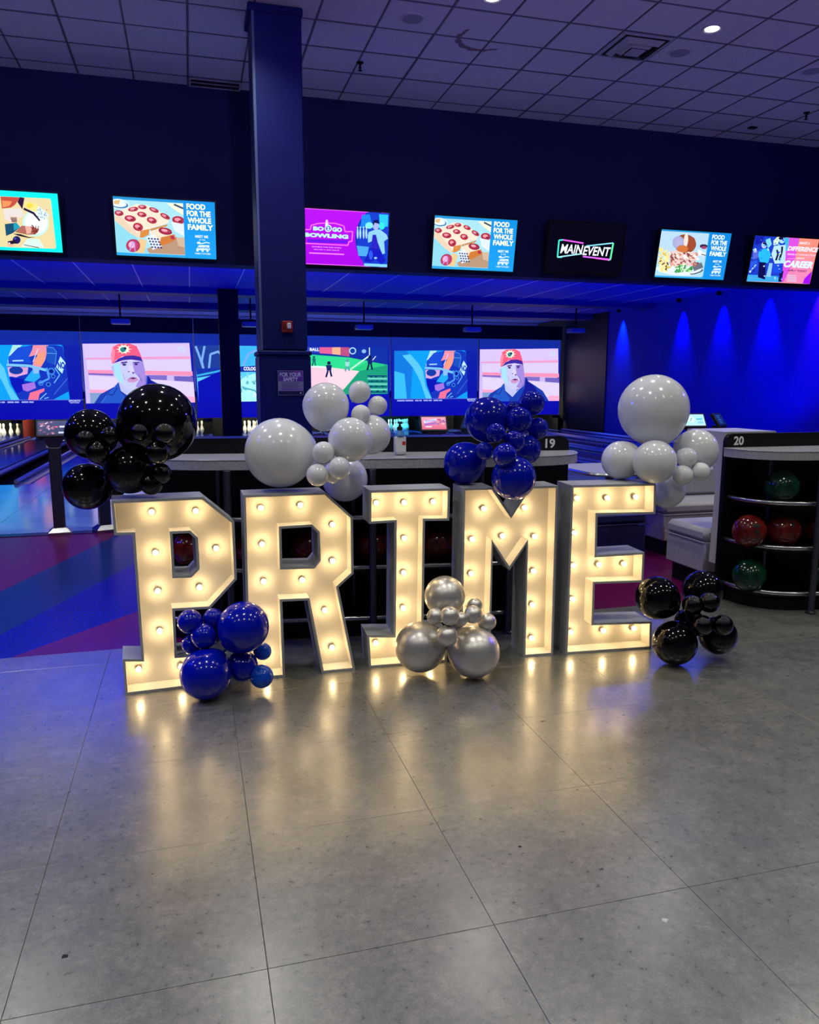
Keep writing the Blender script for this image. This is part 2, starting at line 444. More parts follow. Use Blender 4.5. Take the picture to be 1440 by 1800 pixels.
# plain tiled strips beyond the tiles that are told apart
for a, b in (((-9, -6), (OX-7*T, FLOOR_END)), ((OX+11*T, -6), (13, FLOOR_END)), ((OX-7*T, -6), (OX+11*T, OY-5*T))):
    struct('outer_tiles', MB().box((a[0], a[1], -.006), (b[0], b[1], -.0005)), M_FLOOR, fl)
struct('floor_seating', MB().box((-9, FLOOR_END, -.10), (13, APPR0, -.001)), M_SEATFLOOR)
ap = struct('floor_approach', MB().box((-9, APPR0, -.10), (13, FOUL, -.004)), M_GROUT)
for i in range(22):                                             # approach boards, each its own panel
    struct('approach_panel', MB().box((-9+i, APPR0+.16, -.01), (-9+i+.996, FOUL, 0)), M_APPR, ap)
struct('edge_strip', MB().box((-9, APPR0, -.01), (13, APPR0+.155, .004)), mat('dark_blue_strip', (.01, .012, .06), .25), ap)
struct('floor_lanes', MB().box((-9, FOUL, -.30), (13, 27, -.14)), M_BLACKM)

# scuffs and crumbs trodden into the tiles
for px, py, s_, mm in ((113, 1681, .014, M_HOLE), (954, 1268, .017, M_GROUT), (845, 1440, .006, M_HOLE), (915, 1488, .009, M_HOLE), (1168, 1618, .014, M_TRIMW), (1087, 1262, .005, M_HOLE), (1058, 1528, .010, M_GROUT)):
    p_ = onZ(px, py); k_ = 9
    struct('scuff', MB().add([(p_.x+s_*random.uniform(.4, 1.2)*math.cos(2*PI*i/k_), p_.y+.7*s_*random.uniform(.4, 1.2)*math.sin(2*PI*i/k_), .0006) for i in range(k_)]+[(p_.x, p_.y, .0016)], [(i, (i+1) % k_, k_) for i in range(k_)]), mm, fl)

# main ceiling
ZC, YF, CX0, RY0 = 5.0, 10.41, .1272, 10.126
ce = struct('ceiling', MB().box((-9, -6, ZC+.03), (13, YF+.3, ZC+.2)), M_CEIL)
def ceil_mesh(sx, sy):
    g = .005; mb = MB(); e = .008
    x0, y0, x1, y1 = g, g, sx-g, sy-g
    mb.add([(x0,y0,.02),(x1,y0,.02),(x1,y1,.02),(x0,y1,.02),(x0,y0,.006),(x1,y0,.006),(x1,y1,.006),(x0,y1,.006),
            (x0+e,y0+e,0),(x1-e,y0+e,0),(x1-e,y1-e,0),(x0+e,y1-e,0)],
           [(0,4,5,1),(1,5,6,2),(2,6,7,3),(3,7,4,0),(4,8,9,5),(5,9,10,6),(6,10,11,7),(7,11,8,4),(8,11,10,9)])
    return mb.mesh('ceiling_tile', M_CEIL)
cm = ceil_mesh(T, T); cm2 = ceil_mesh(T, YF-RY0)
CI0, CI1, CJ = -6, 19, 9
for i in range(CI0, CI1):
    for j in range(CJ+1):
        o = link('ceiling_tile', cm2 if j == 0 else cm, ce, (CX0+i*T, RY0-j*T, ZC+.004))
        o.location.z += random.uniform(-.0015, .003)
for i in range(CI0, CI1+1):
    wd = .010 if i % 2 == 0 else .005
    x = CX0+i*T; struct('grid_bar', MB().box((x-wd, RY0-CJ*T, ZC-.002), (x+wd, YF, ZC+.02)), M_GRID, ce)
for j in range(CJ+1):
    y = RY0-j*T; struct('grid_bar', MB().box((CX0+CI0*T, y-.006, ZC-.001), (CX0+CI1*T, y+.006, ZC+.02)), M_GRID, ce)
# crescent-shaped water stain on a tile
st = MB(); cx_, cy_ = onZ(850, 70, ZC).xy; ring = []
for k in range(25):
    a = math.radians(35+k*185/24); ring.append((a, .29+.012*math.sin(k*1.7), .29-.065*math.sin(PI*k/24)**.5+.008*math.sin(k*2.3)))
n = len(ring); vs = [(cx_+r1*math.cos(a), cy_+r1*math.sin(a), ZC+.001) for a, r1, r2 in ring]+[(cx_+r2*math.cos(a), cy_+r2*math.sin(a), ZC+.001) for a, r1, r2 in ring]
st.add(vs, [(i, n+i, n+i+1, i+1) for i in range(n-1)])
struct('stain', st, M_STAIN, ce)

# bulkhead with the televisions, lane hall behind it
ZL, ZLC, XR, YB = 2.943, 3.63, 12.05, 24.0
struct('wall_front', MB().box((-9, YF, ZL), (XR, YF+.30, ZC+.03)), M_NAVY)
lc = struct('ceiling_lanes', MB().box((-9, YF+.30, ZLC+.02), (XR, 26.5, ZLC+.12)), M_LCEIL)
lp = MB().bbox((.006, .006, -.012), (1.0-.006, 1.79, .02), .004).mesh('ceiling_panel', M_LCEIL)
for i in range(-9, 12):
    for j in range(7):
        link('ceiling_panel', lp, lc, (i+.084, YF+.35+j*1.8, ZLC))
lb = MB().box((-.012, 0, -.02), (.012, 12.6, .0)).mesh('ceiling_bar', M_LGRID)
for i in range(-9, 13): link('ceiling_bar', lb, lc, (i+.084, YF+.35, ZLC-.004))
for y0, y1, z0 in ((18.9, 19.5, 3.50), (22.2, 22.9, 3.46)):
    struct('soffit_beam', MB().box((-9, y0, z0), (XR, y1, ZLC)), mat('soffit_blue', (.03, .035, .22), .6), lc)
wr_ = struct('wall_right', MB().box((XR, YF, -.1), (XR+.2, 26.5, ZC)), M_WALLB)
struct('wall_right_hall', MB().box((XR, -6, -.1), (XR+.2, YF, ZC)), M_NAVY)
struct('dark_panel', MB().bbox((XR-.03, 21.3, -.1), (XR, 26.2, ZLC-.01), .01), mat('charcoal_panel', (.012, .012, .016), .5, noise=.1), wr_)
struct('wall_left', MB().box((-9.2, -6, -.3), (-9, 26.5, ZC)), M_NAVY)
struct('wall_back', MB().box((-9, 26.3, -.3), (XR, 26.5, ZLC)), M_LCEIL)

# ================================================================== LIGHT FIXTURES
def downlight(x, y, label):
    t = thing('recessed_downlight', label, 'ceiling light', (x, y, ZC), group='recessed ceiling downlights')
    mb = MB(); mb.lathe([(.068, -.002), (.088, -.010), (.098, -.006), (.100, .004)], 28)
    part('trim_ring', mb, M_TRIMW, t, True)
    part('lens', MB().lathe([(0, -.005), (.069, -.004)], 24), M_LENS, t)
    lamp('lamp', 'SPOT', DOWNLIGHT_W, (1.0, .975, .88), (0, 0, -.03), t, (0, 0, 0), spot_size=math.radians(125), spot_blend=.9, shadow_soft_size=.06)
XS = (-4.23, -1.87, .494, 2.856, 5.218, 7.58); YS = (7.41, 4.9, 2.4, -.1)
for i, x in enumerate(XS):
    for j, y in enumerate(YS):
        lb_ = {(4, 0): 'bright round ceiling downlight beside the square air vent', (3, 0): 'round ceiling downlight cut by the top edge of the photo'}.get(
            (i, j), 'round recessed downlight of the concourse ceiling outside the photo')
        downlight(x, y, lb_)
# blue strips added out of sight behind the bulkhead to light the lane hall
for i in range(7):
    x = -8.5+i*2.9
    t = thing('added_strip', 'unseen blue strip added to light the lane ceiling', 'light strip', (x, 12.9, 3.44), group='added blue strips behind the bulkhead')
    part('housing', MB().box((0, -.03, -.03), (2.7, .03, -.012)).box((.2, -.01, -.02), (.22, .01, .17)).box((2.48, -.01, -.02), (2.5, .01, .17)), M_BLACKM, t)
    part('diffuser', MB().bbox((.02, -.022, -.012), (2.68, .022, .03), .006), M_BLUEFILL, t)
# fill spots added out of view to throw blue on the seats
for k, (x, y, z, tx, ty, colr, e, lab) in enumerate((
        (-5.2, 4.4, 4.6, -1.3, 5.6, (.02, .03, 1), 1.0, 'unseen blue fill spot added left of the seats'),
        (-7.5, 7.2, 4.6, -1.0, 5.0, (.03, .04, 1), 1.1, 'unseen blue fill spot added farther left towards the bulkhead'),
        (11.3, 5.6, 4.6, 3.3, 6.0, (.10, .06, 1), 1.3, 'unseen violet fill spot added right of the seats'))):
    t = thing('added_spot', lab, 'added light', (x, y, z))
    d = Vector((tx-x, ty-y, -z)).normalized(); q = d.to_track_quat('-Z', 'Y')
    can = MB().lathe([(.06, .18), (.085, .16), (.095, 0), (.10, -.04), (.09, -.04), (.08, .0), (0, .0)], 20).xf(q.to_matrix().to_4x4())
    part('can', can, M_BLACKM, t, True)
    part('yoke', MB().tube([(0, 0, .08), (0, 0, ZC-z)], .012), M_BLACKM, t)
    o = lamp('lamp', 'SPOT', SPOT_FILL_W*e, colr, d*.06, t, None, spot_size=math.radians(62), spot_blend=.8, shadow_soft_size=.08)
    o.rotation_euler = q.to_euler()
for k, (x, lab) in enumerate(((-5.5, 'unseen violet fill lamp added farthest left'), (-2.3, 'unseen violet fill lamp added second from the left'), (.9, 'unseen violet fill lamp added over the letters'),
        (4.1, 'unseen violet fill lamp added second from the right'), (7.3, 'unseen violet fill lamp added farthest right'))):
    t = thing('added_ceiling_wash', lab, 'added light', (x, 3.0, 3.62), group='violet fill lamps added out of view')  # added lamps stand in for violet spill from behind the camera
    d = Vector((.12*x, 4.4, 1.38)).normalized(); q = d.to_track_quat('-Z', 'Y')
    part('yoke', MB().tube([(0, 0, .08), (0, 0, ZC-3.62)], .012), M_BLACKM, t, True)
    part('can', MB().lathe([(.06, .18), (.085, .16), (.095, 0), (.10, -.04), (.09, -.04), (.08, .0), (0, .0)], 20).xf(q.to_matrix().to_4x4()), M_BLACKM, t, True)
    o = lamp('lamp', 'SPOT', CEIL_FILL_W, (.30, .23, 1.0), d*.06, t, None, spot_size=math.radians(76), spot_blend=1.0, shadow_soft_size=.09)
    o.rotation_euler = q.to_euler()
for k, (x, lab) in enumerate(((-5.9, 'added blue fill lamp at the foul line farthest left'), (-1.0, 'added blue fill lamp at the foul line behind letter P'), (2.65, 'added blue fill lamp at the foul line behind letter I'), (5.7, 'added blue fill lamp at the foul line behind letter E'), (10.4, 'added blue fill lamp at the foul line near the right wall'))):
    t = thing('added_uplight', lab, 'floor light', (x, FOUL-.35, 0), group='added blue lamps at the foul line')  # hidden lamps added to throw blue on the lane ceiling
    part('housing', MB().lathe([(.09, 0), (.09, .05), (.075, .07), (.06, .07), (.055, .045), (0, .045)], 20), M_BLACKM, t, True)
    d = Vector((0, 3.2, 3.6)).normalized(); q = d.to_track_quat('-Z', 'Y')
    o = lamp('lamp', 'SPOT', LANE_FILL_W, (.0, .012, 1.0), (0, 0, .09), t, None, spot_size=math.radians(120), spot_blend=.6, shadow_soft_size=.05)
    o.rotation_euler = q.to_euler()
# wall washers along the right wall
for k, (px, e, colr, lab) in enumerate(((1095, 1.3, (.0, .12, 1), 'blue wall washer farthest from the bulkhead'), (1147, .8, (.0, .02, 1), 'second farthest blue wall washer'),
        (1200, .9, (.0, .004, 1), 'third farthest blue wall washer'), (1270, .9, (.0, .004, 1), 'third blue wall washer counted from the bulkhead'),
        (1350, 1.0, (.0, .004, 1), 'second blue wall washer counted from the bulkhead'), (1440, 1.0, (.28, .01, .9), 'magenta wall washer nearest to the bulkhead'))):
    y = onX(px, 590, XR).y
    t = thing('wall_washer', lab, 'wall light', (XR-.16, y, ZLC-.02), group='wall washers on the right wall')
    part('can', MB().lathe([(.055, 0), (.055, -.09), (.045, -.09), (.04, -.03), (0, -.03)], 18), M_BLACKM, t, True)
    lamp('lamp', 'SPOT', WASH_W*e, colr, (0, 0, -.08), t, (0, math.radians(-7), 0), spot_size=math.radians(50), spot_blend=1.0, shadow_soft_size=.03)

# ================================================================== CEILING FITTINGS
def disc_speaker(px, py, label):
    p = onZ(px, py, ZC); t = thing('ceiling_speaker', label, 'speaker', p, group='round ceiling speakers')
    part('rim', MB().lathe([(.105, -.004), (.125, -.008), (.13, .004)], 28), M_TRIMW, t, True)
    part('grille', MB().lathe([(0, -.007), (.06, -.0065), (.106, -.004)], 28), M_SPKR, t, True)
disc_speaker(1195, 93, 'round grey ceiling speaker right below the bright downlight')
disc_speaker(725, 33, 'round ceiling speaker left of the water-stained tile')
disc_speaker(1428, 125, 'round ceiling speaker at the right edge of the photo')
p = onZ(1106, 82, ZC); t = thing('air_vent', 'square four-way air vent with stepped metal rings in the ceiling', 'air vent', (CX0+7.5*T, RY0-3.5*T, ZC))
s = .29
def sq_ring(a, b, za, zb):
    return MB().add([(-a,-a,za),(a,-a,za),(a,a,za),(-a,a,za),(-b,-b,zb),(b,-b,zb),(b,b,zb),(-b,b,zb)], [(0,1,5,4),(1,2,6,5),(2,3,7,6),(3,0,4,7)])
part('frame', sq_ring(.30, .26, -.004, -.012), M_VENT, t)
part('duct', MB().add([(-.27,-.27,-.003),(.27,-.27,-.003),(.27,.27,-.003),(-.27,.27,-.003)], [(0,3,2,1)]), M_DARKV, t)
part('vane', sq_ring(.225, .175, -.012, -.055), M_VENT, t)
part('vane', sq_ring(.150, .105, -.018, -.062), M_VENT, t)
part('centre_plate', MB().bbox((-.085, -.085, -.066), (.085, .085, -.056), .004), M_VENT, t)
for px, py, lab in ((633, 117, 'black sprinkler head hanging from the ceiling right of the blue column'), (1418, 205, 'black sprinkler head near the right edge of the ceiling')):
    t = thing('sprinkler', lab, 'sprinkler', onZ(px, py-7, ZC), group='ceiling sprinklers')
    part('escutcheon', MB().lathe([(.0, -.012), (.03, -.012), (.042, 0)], 16), M_BLACKM, t, True)
    part('body', MB().lathe([(.012, 0), (.012, -.05), (.02, -.055), (.008, -.065), (.006, -.08)], 12), M_BLACKM, t, True)
    part('deflector', MB().lathe([(0, -.086), (.024, -.085), (.024, -.08), (0, -.08)], 12), M_BLACKM, t)
t = thing('ceiling_sensor', 'small black sensor plate on the ceiling by the bulkhead', 'sensor', onZ(1323, 224, ZC))
part('plate', MB().bbox((-.06, -.04, -.012), (.06, .04, 0), .004), M_BLACKM, t)
part('eye', MB().lathe([(0, -.024), (.018, -.02), (.022, -.012)], 12), M_PLASTIC, t, True)
t = thing('slot_diffuser', 'long dark slot vent where ceiling meets bulkhead beside the column', 'air vent', (.14, RY0+.02, ZC))
part('frame', MB().box((0, 0, -.012), (.60, .02, .0)).box((0, .24, -.012), (.60, .26, 0)).box((0, .02, -.012), (.02, .24, 0)).box((.58, .02, -.012), (.60, .24, 0)), M_VENT, t)
part('slot', MB().box((.02, .02, -.004), (.58, .24, .001)), M_DARKV, t)
part('blade', MB().box((.02, .12, -.010), (.58, .135, -.004)), M_VENT, t)

# ================================================================== COLUMNS
t = thing('column', 'square dark blue column in front of the television bulkhead', 'column', (.937, 8.335, 0))
part('shaft', MB().bbox((-.237, -.235, 1.80), (.237, .235, ZC), .012), M_COLUMN, t)
part('lower_casing', MB().bbox((-.255, -.255, 0), (.265, .255, 1.75), .015), M_COLUMN, t)
part('band', MB().bbox((-.265, -.265, 1.75), (.275, .265, 1.795), .010), M_COLUMN, t)
part('corner_trim', MB().box((-.243, -.241, 1.80), (-.213, -.236, ZC-.02)).box((-.243, -.241, 1.80), (-.238, -.211, ZC-.02)), M_COLEDGE, t)
part('head_collar', MB().bbox((-.27, -.255, ZC-.07), (.25, .255, ZC-.002), .01), M_COLUMN, t)
t = thing('column', 'slim black column standing among the far lanes', 'column', (.925, 18.98, 0))
part('shaft', MB().bbox((-.22, -.22, -.2), (.22, .22, ZLC), .02), M_BLACKM, t)
part('base_collar', MB().bbox((-.25, -.25, -.15), (.25, .25, .12), .02), M_BLACKM, t)
# alarm and notice on the big column
fy = 8.335-.235
p = onY(505, 575, fy-.02)
t = thing('fire_alarm_strobe', 'small red fire alarm strobe with clear lens on the column', 'fire alarm', (p.x, fy-.001, p.z-.055))
part('housing', MB().bbox((-.055, -.04, 0), (.055, 0, .115), .008), M_STROBE, t)
part('lens', MB().bbox((-.005, -.062, .035), (.035, -.04, .095), .008), M_LENSC, t)
part('sounder_slots', MB().box((-.045, -.0415, .03), (-.015, -.04, .036)).box((-.045, -.0415, .05), (-.015, -.04, .056)).box((-.045, -.0415, .07), (-.015, -.04, .076)), M_HOLE, t)
a, b = onY(489, 652, 8.078), onY(533, 694, 8.078)
t = thing('notice_sheet', 'purple printed safety notice on the lower column casing', 'sign', (a.x, 8.079, b.z))
W_, H_ = b.x-a.x, a.z-b.z
part('backing', MB().box((-.004, -.006, -.004), (W_+.004, -.0005, H_+.004)), mat('notice_backing', (.30, .28, .42), .4), t)
pc = Pic(); pc.uvrect(0, 0, 1, .44, '3a2f86', '6a43b4').uvrect(0, .44, 1, .84, '8f93bf', '8a78c4').uvrect(0, .84, 1, 1, '1d1a5c').uvrect(.62, 0, 1, .44, '7b3fc0', '5a2fb0')
pc.text('FOR YOUR', .06, .06, .94, .24, 'c8d4ff').text('SAFETY', .2, .26, .8, .42, 'd7ddff')
for k in range(5): pc.uvrect(.12, .49+k*.065, .86-.1*(k % 2), .515+k*.065, '5c5a96')
pc.ell(.9, .92, .03, .03, 'd0d0ff')
pc.build('printed_face', t, W_, H_, (0, -.0062, 0), M_PRINT, dz=.0001)

# ================================================================== TELEVISIONS ON THE BULKHEAD
TILT = math.radians(11)
def television(corners, pic, label, face=None):
    """corners: tl, tr, br, bl of the lit picture in the photo"""
    tl, tr, br, bl = corners
    a = onY((bl[0]+br[0])/2, (bl[1]+br[1])/2, YF-.10)
    n = Vector((0, -math.cos(TILT), -math.sin(TILT))); up = Vector((0, -math.sin(TILT), math.cos(TILT)))
    P = [onP(*c, a, n) for c in corners]
    W = ((P[1]-P[0]).x + (P[2]-P[3]).x)/2; Hh = ((P[0]-P[3]).dot(up) + (P[1]-P[2]).dot(up))/2
    cx = sum(p.x for p in P)/4; v0 = sum((p-a).dot(up) for p in (P[2], P[3]))/2
    loc = Vector((cx, a.y, a.z)) + up*v0
    t = thing('television', label, 'television', loc, group='televisions on the bulkhead'); t.rotation_euler = (TILT, 0, 0)
    part('casing', MB().bbox((-W/2-.022, .004, -.022), (W/2+.022, .05, Hh+.022), .008), M_PLASTIC, t)
    part('bezel', MB().box((-W/2-.02, -.002, -.02), (W/2+.02, .006, -.001)).box((-W/2-.02, -.002, Hh+.001), (W/2+.02, .006, Hh+.02))
         .box((-W/2-.02, -.002, -.001), (-W/2-.001, .006, Hh+.001)).box((W/2+.001, -.002, -.001), (W/2+.02, .006, Hh+.001)), M_PLASTIC, t)
    part('wall_bracket', MB().box((-.18, .05, .15), (.18, .10, .30)).box((-.12, .08, Hh-.20), (.12, .20, Hh-.08)), M_BLACKM, t)
    pic.build('picture', t, W, Hh, (-W/2, .0035, 0), None, dz=.00008)
    return t
def zoomq(pts, sx, ox, oy): return [(ox+x/sx, oy+y/sx) for x, y in pts]

# 1: turquoise frame round a lunch table seen from above
Q = [(-930, 80), (1090, 195), (1215, 1380), (-830, 1290)]
p1 = Pic(Q); p1.uvrect(0, 0, 1, 1, '0af2ee')
p1.poly([(-760, 215), (30, 250), (950, 290), (975, 330), (1085, 1270), (1060, 1300), (170, 1270), (-640, 1215), (-690, 1150), (-770, 260)], 'e8d7a0')
p1.poly([(35, 255), (410, 270), (300, 420), (230, 470), (60, 490)], 'c4503a').poly([(60, 330), (250, 350), (200, 440), (75, 470)], 'f0955a')
p1.poly([(400, 265), (480, 280), (440, 500), (350, 360)], '2c1030').poly([(90, 500), (420, 480), (470, 640), (200, 760), (110, 700)], 'e6dcd8')
p1.ell(690, 780, 250, 270, 'c6f0ea').ell(700, 760, 215, 240, 'eef6ee').poly([(470, 470), (660, 560), (780, 720), (760, 740), (640, 600), (460, 510)], '1a1236')
p1.poly([(490, 350), (700, 390), (750, 480), (690, 560), (500, 470)], 'f3e48a').ell(580, 430, 60, 50, 'f5d94a').poly([(740, 430), (960, 620), (800, 720), (700, 560)], 'dcecee')
for k in range(16): p1.ell(760+random.uniform(-40, 150), 600+random.uniform(-110, 90), 12, 10, '6f7f98', n=6)
p1.poly([(110, 800), (330, 770), (400, 860), (260, 980), (130, 1040)], '14506e').poly([(270, 800), (330, 770), (400, 860), (280, 930)], '1f9fb8')
p1.poly([(300, 960), (430, 830), (640, 850), (760, 900), (690, 1010), (520, 1010)], 'b06a5a').poly([(490, 830), (620, 860), (600, 980), (520, 1000)], 'e8b09c')
for k in range(18): p1.line([(620+random.uniform(-20, 130), 830+random.uniform(-20, 150)), (650+random.uniform(-20, 110), 850+random.uniform(-20, 150))], 14, '7a2a20')
p1.poly([(260, 990), (400, 1000), (560, 1060), (700, 1060), (560, 1080), (380, 1040)], '1c0f18')
p1.poly([(200, 640), (370, 620), (350, 740), (250, 780), (190, 730)], 'f0d8cc')
for k in range(8): p1.line([(220+k*16, 660), (250+k*12, 760)], 10, '5a1a16')
p1.ell(330, 1120, 75, 80, '1a1a5c').ell(300, 1090, 24, 22, '4a4aa0').poly([(160, 1150), (300, 1120), (330, 1190), (170, 1220)], '24142c').ell(190, 1190, 18, 20, 'f0f0f0')
p1.poly([(540, 1090), (760, 1100), (860, 1280), (420, 1260)], 'd8eee6').line([(470, 1220), (760, 1280)], 14, '38404a').poly([(150, 1180), (300, 1230), (260, 1260), (170, 1260)], 'f2b9a0')
television([(-91, 331), (101.1, 338.5), (109.7, 444), (-79, 436)], p1, 'television with turquoise frame round a lunch picture at the left edge')

def kitchen_panel(p, u0, light='f2f7d8', bg='0f8fe0', bg2='1a9ff0'):
    p.uvrect(u0, 0, 1, 1, bg, bg2)
    k = (1-u0)
    X = lambda a: u0+k*a
    ID = p.map; p.map = lambda x, y: (x, y)
    for i, (t_, x0, x1) in enumerate((('FOOD', .10, .70), ('FOR THE', .10, .86), ('WHOLE', .12, .87), ('FAMILY', .12, .93))):
        p.text(t_, X(x0), .045+i*.118, X(x1), .145+i*.118, light, bold=.045)
    p.text('MEET ME', X(.34), .585, X(.76), .632, 'dff3ff', bold=.03).text('AT THE', X(.46), .655, X(.66), .68, 'dff3ff', bold=.02)
    p.line([(X(.40), .715), (X(.52), .735), (X(.70), .705), (X(.80), .72)], .016, 'dff3ff').ell(X(.45), .72, .02, .02, 'dff3ff')
    p.poly([(X(.38), .80), (X(.46), .76), (X(.78), .755), (X(.80), .84), (X(.36), .85)], 'dff3ff')
    p.text('family', X(.36), .78, X(.80), .83, bg, bold=.03)
    for a in (.40, .56, .72): p.ell(X(a), .858, .012, .02, 'dff3ff', n=10)
    p.text('FAMILY KITCHEN', X(.32), .895, X(.82), .925, 'dff3ff', bold=.02)
    p.map = ID
def pizza_pic():
    Q = [(50, 105), (1282, 172), (1308, 860), (112, 815)]
    p = Pic(Q); p.uvrect(0, 0, 1, 1, '1f8fd0', '2aa4e4')
    p.poly([(55, 140), (905, 185), (940, 815), (108, 780)], 'a8e0ee').poly([(85, 400), (300, 560), (500, 760), (480, 800), (108, 780)], '8fd8ec')
    p.ell(130, 200, 125, 62, 'd8eef4', 8).ell(130, 205, 110, 46, '3f7fb8', 8).ell(120, 195, 100, 40, 'e4f2f6', 8).poly([(65, 160), (140, 150), (130, 205), (70, 200)], 'e0b878')
    p.poly([(230, 250), (330, 200), (460, 210), (740, 350), (720, 430), (520, 490), (390, 600), (70, 330), (150, 275)], 'f4e2cc')
    p.poly([(80, 340), (150, 350), (390, 590), (370, 610), (250, 540), (80, 400)], 'ead0b4').poly([(390, 520), (500, 500), (490, 570), (420, 605), (385, 600)], 'd88a3c')
    p.poly([(500, 500), (720, 440), (740, 410), (700, 470), (520, 520)], 'c88a4a')
    for x, y, rx, ry, r in ((130, 310, 55, 34, 10), (265, 375, 70, 38, 10), (360, 475, 62, 48, 20), (300, 262, 62, 28, -8), (410, 235, 52, 26, 5), (405, 325, 58, 32, 12), (525, 395, 62, 38, 18), (550, 270, 62, 26, 22), (685, 345, 66, 28, 28), (845, 390, 76, 48, 10)):
        p.ell(x, y, rx, ry, 'c83a4e', r, col2='a82a3c').ell(x-8, y-6, rx*.5, ry*.45, 'f29aa8', r)
        p.ell(x+rx*.3, y+ry*.3, rx*.3, ry*.25, '7c2038', r)
    p.poly([(760, 410), (915, 440), (925, 590), (800, 520)], 'dfeaf2').poly([(700, 185), (900, 195), (910, 330), (780, 250)], 'f4eed4').line([(790, 200), (905, 250)], 22, '38506a').line([(770, 235), (905, 320)], 16, 'f8f0c8')
    p.poly([(630, 660), (820, 590), (930, 640), (935, 810), (500, 790), (470, 740)], 'b89478').poly([(820, 600), (920, 600), (930, 720), (850, 700)], 'd0b498')
    p.poly([(500, 530), (680, 470), (820, 620), (640, 710), (560, 680)], 'f3dfc6').poly([(640, 600), (800, 560), (825, 625), (660, 700), (620, 680)], 'd07a34')
    p.ell(690, 525, 85, 42, 'c43450', 12, col2='8c2440').ell(680, 515, 40, 16, 'f4a8b8', 12).ell(780, 600, 30, 22, 'b83048', 20)
    p.poly([(460, 600), (560, 560), (640, 710), (540, 750)], 'e8eef8')
    for i in range(4):
        for j in range(4): p.poly([(478+i*36+j*14, 606+j*34+i*2), (500+i*36+j*14, 604+j*34+i*2), (508+i*36+j*14, 624+j*34+i*2), (486+i*36+j*14, 626+j*34+i*2)], '2c4a86')
    p.poly([(380, 610), (470, 640), (440, 790), (330, 780)], 'e8c890')
    p.ell(305, 700, 85, 78, 'd65a86', 0, col2='b0305a').ell(290, 690, 40, 40, 'f4b8d8').line([(265, 760), (310, 650)], 14, 'b8a0e8').line([(330, 770), (320, 660)], 12, 'c890d8')
    for k in range(60): p.ell(random.uniform(90, 820), random.uniform(250, 620), 5, 4, random.choice(('f8f0dc', 'c86a5a', '9ac8d8', 'e0b080')), n=6)
    u0 = p.map(915, 480)[0]; kitchen_panel(p, u0)
    return p
TV2 = zoomq([(50, 105), (1282, 172), (1308, 860), (112, 815)], 6.857, 190, 330)
television(TV2, pizza_pic(), 'television advertising square pizza left of the big column')
television([(765.7, 378.9), (909.6, 387), (901.5, 477.5), (758.7, 472)], pizza_pic(), 'television advertising square pizza right of the magenta bowling screen')

# 3: magenta bowling offer
Q = [(-30, 123), (1318, 215), (1270, 1025), (-8, 957)]
p = Pic(Q); p.uvrect(0, 0, 1, 1, 'b70cf0', 'a806e8').uvrect(0, 0, 1, .012, 'e860ff').uvrect(0, .985, 1, 1, 'e860ff')
p.ell(1100, 600, 300, 430, '1746d8', 0, 40, '0c2cb0').poly([(965, 200), (1318, 215), (1270, 1025), (930, 1000), (830, 700), (850, 420)], '123cc8')
p.poly([(900, 240), (1020, 230), (1060, 420), (880, 440)], '1a86f0').poly([(1160, 230), (1300, 240), (1290, 420), (1170, 420)], '28c8f0').ell(1010, 400, 60, 50, '7fe8ff').ell(1200, 410, 45, 55, '35e8e0')
p.poly([(820, 700), (1000, 720), (980, 860), (850, 850)], '4aa8e8').poly([(930, 960), (1270, 980), (1268, 1020), (930, 1000)], '7fd4f4')
for x in (835, 875, 925, 965): p.ell(x, 520, 14, 80, 'a8d8f8').ell(x, 430, 9, 16, 'd0ecff')
p.poly([(1000, 500), (1080, 470), (1170, 460), (1270, 540), (1290, 600), (1230, 640), (1240, 820), (1200, 830), (1130, 640), (1040, 640), (990, 660), (985, 560)], '8fd0f4')
p.poly([(1060, 540), (1110, 540), (1160, 760), (1030, 750)], '2a20c0').ell(1110, 405, 48, 66, 'a8b4f0').poly([(1062, 370), (1080, 320), (1140, 315), (1165, 380), (1140, 370), (1090, 360), (1075, 410)], '0a1050')
p.poly([(1020, 740), (1170, 760), (1250, 930), (1180, 980), (1100, 900), (1020, 950), (930, 930)], '1018c0').ell(1030, 840, 30, 70, '2c58e8').ell(1100, 885, 24, 14, '8fd4f4')
p.line([(75, 455), (130, 455), (140, 390), (240, 365), (370, 358), (500, 365), (630, 405), (645, 490), (760, 490), (750, 635), (705, 640), (690, 695), (90, 660)], 16, 'ff70e0')
p.line([(75, 455), (10, 452), (0, 650), (90, 660)], 16, 'ff70e0')
p.poly([(90, 595), (690, 620), (680, 665), (95, 645)], '6a10e8')
p.text('BO', 170, 405, 330, 478, 'b8ffe8', bold=.06).text('GO', 455, 420, 600, 498, 'b8ffe8', bold=.06).text('BOWLING', 40, 498, 695, 600, 'b8ffe8', bold=.06)
p.ell(395, 440, 52, 55, 'd8f8ff').ell(395, 440, 38, 40, '5a70c8').text('2', 375, 412, 415, 468, 'd8f8ff', bold=.05)
p.ell(372, 340, 20, 34, 'ffc0f0').poly([(355, 360), (390, 360), (400, 400), (345, 400)], 'd8f8ff')
p.text('DOUBLE THE FUN WITH', 160, 700, 590, 740, 'ffb0ff', bold=.02).text('50% OFF A 2ND HOUR', 190, 742, 565, 776, 'ffb0ff', bold=.02).line([(120, 800), (635, 828)], 16, 'ff90f8')
television(zoomq([(-30, 123), (1318, 215), (1270, 1025), (-8, 957)], 8.47, 530, 350), p, 'television with magenta bowling offer beside the big column')

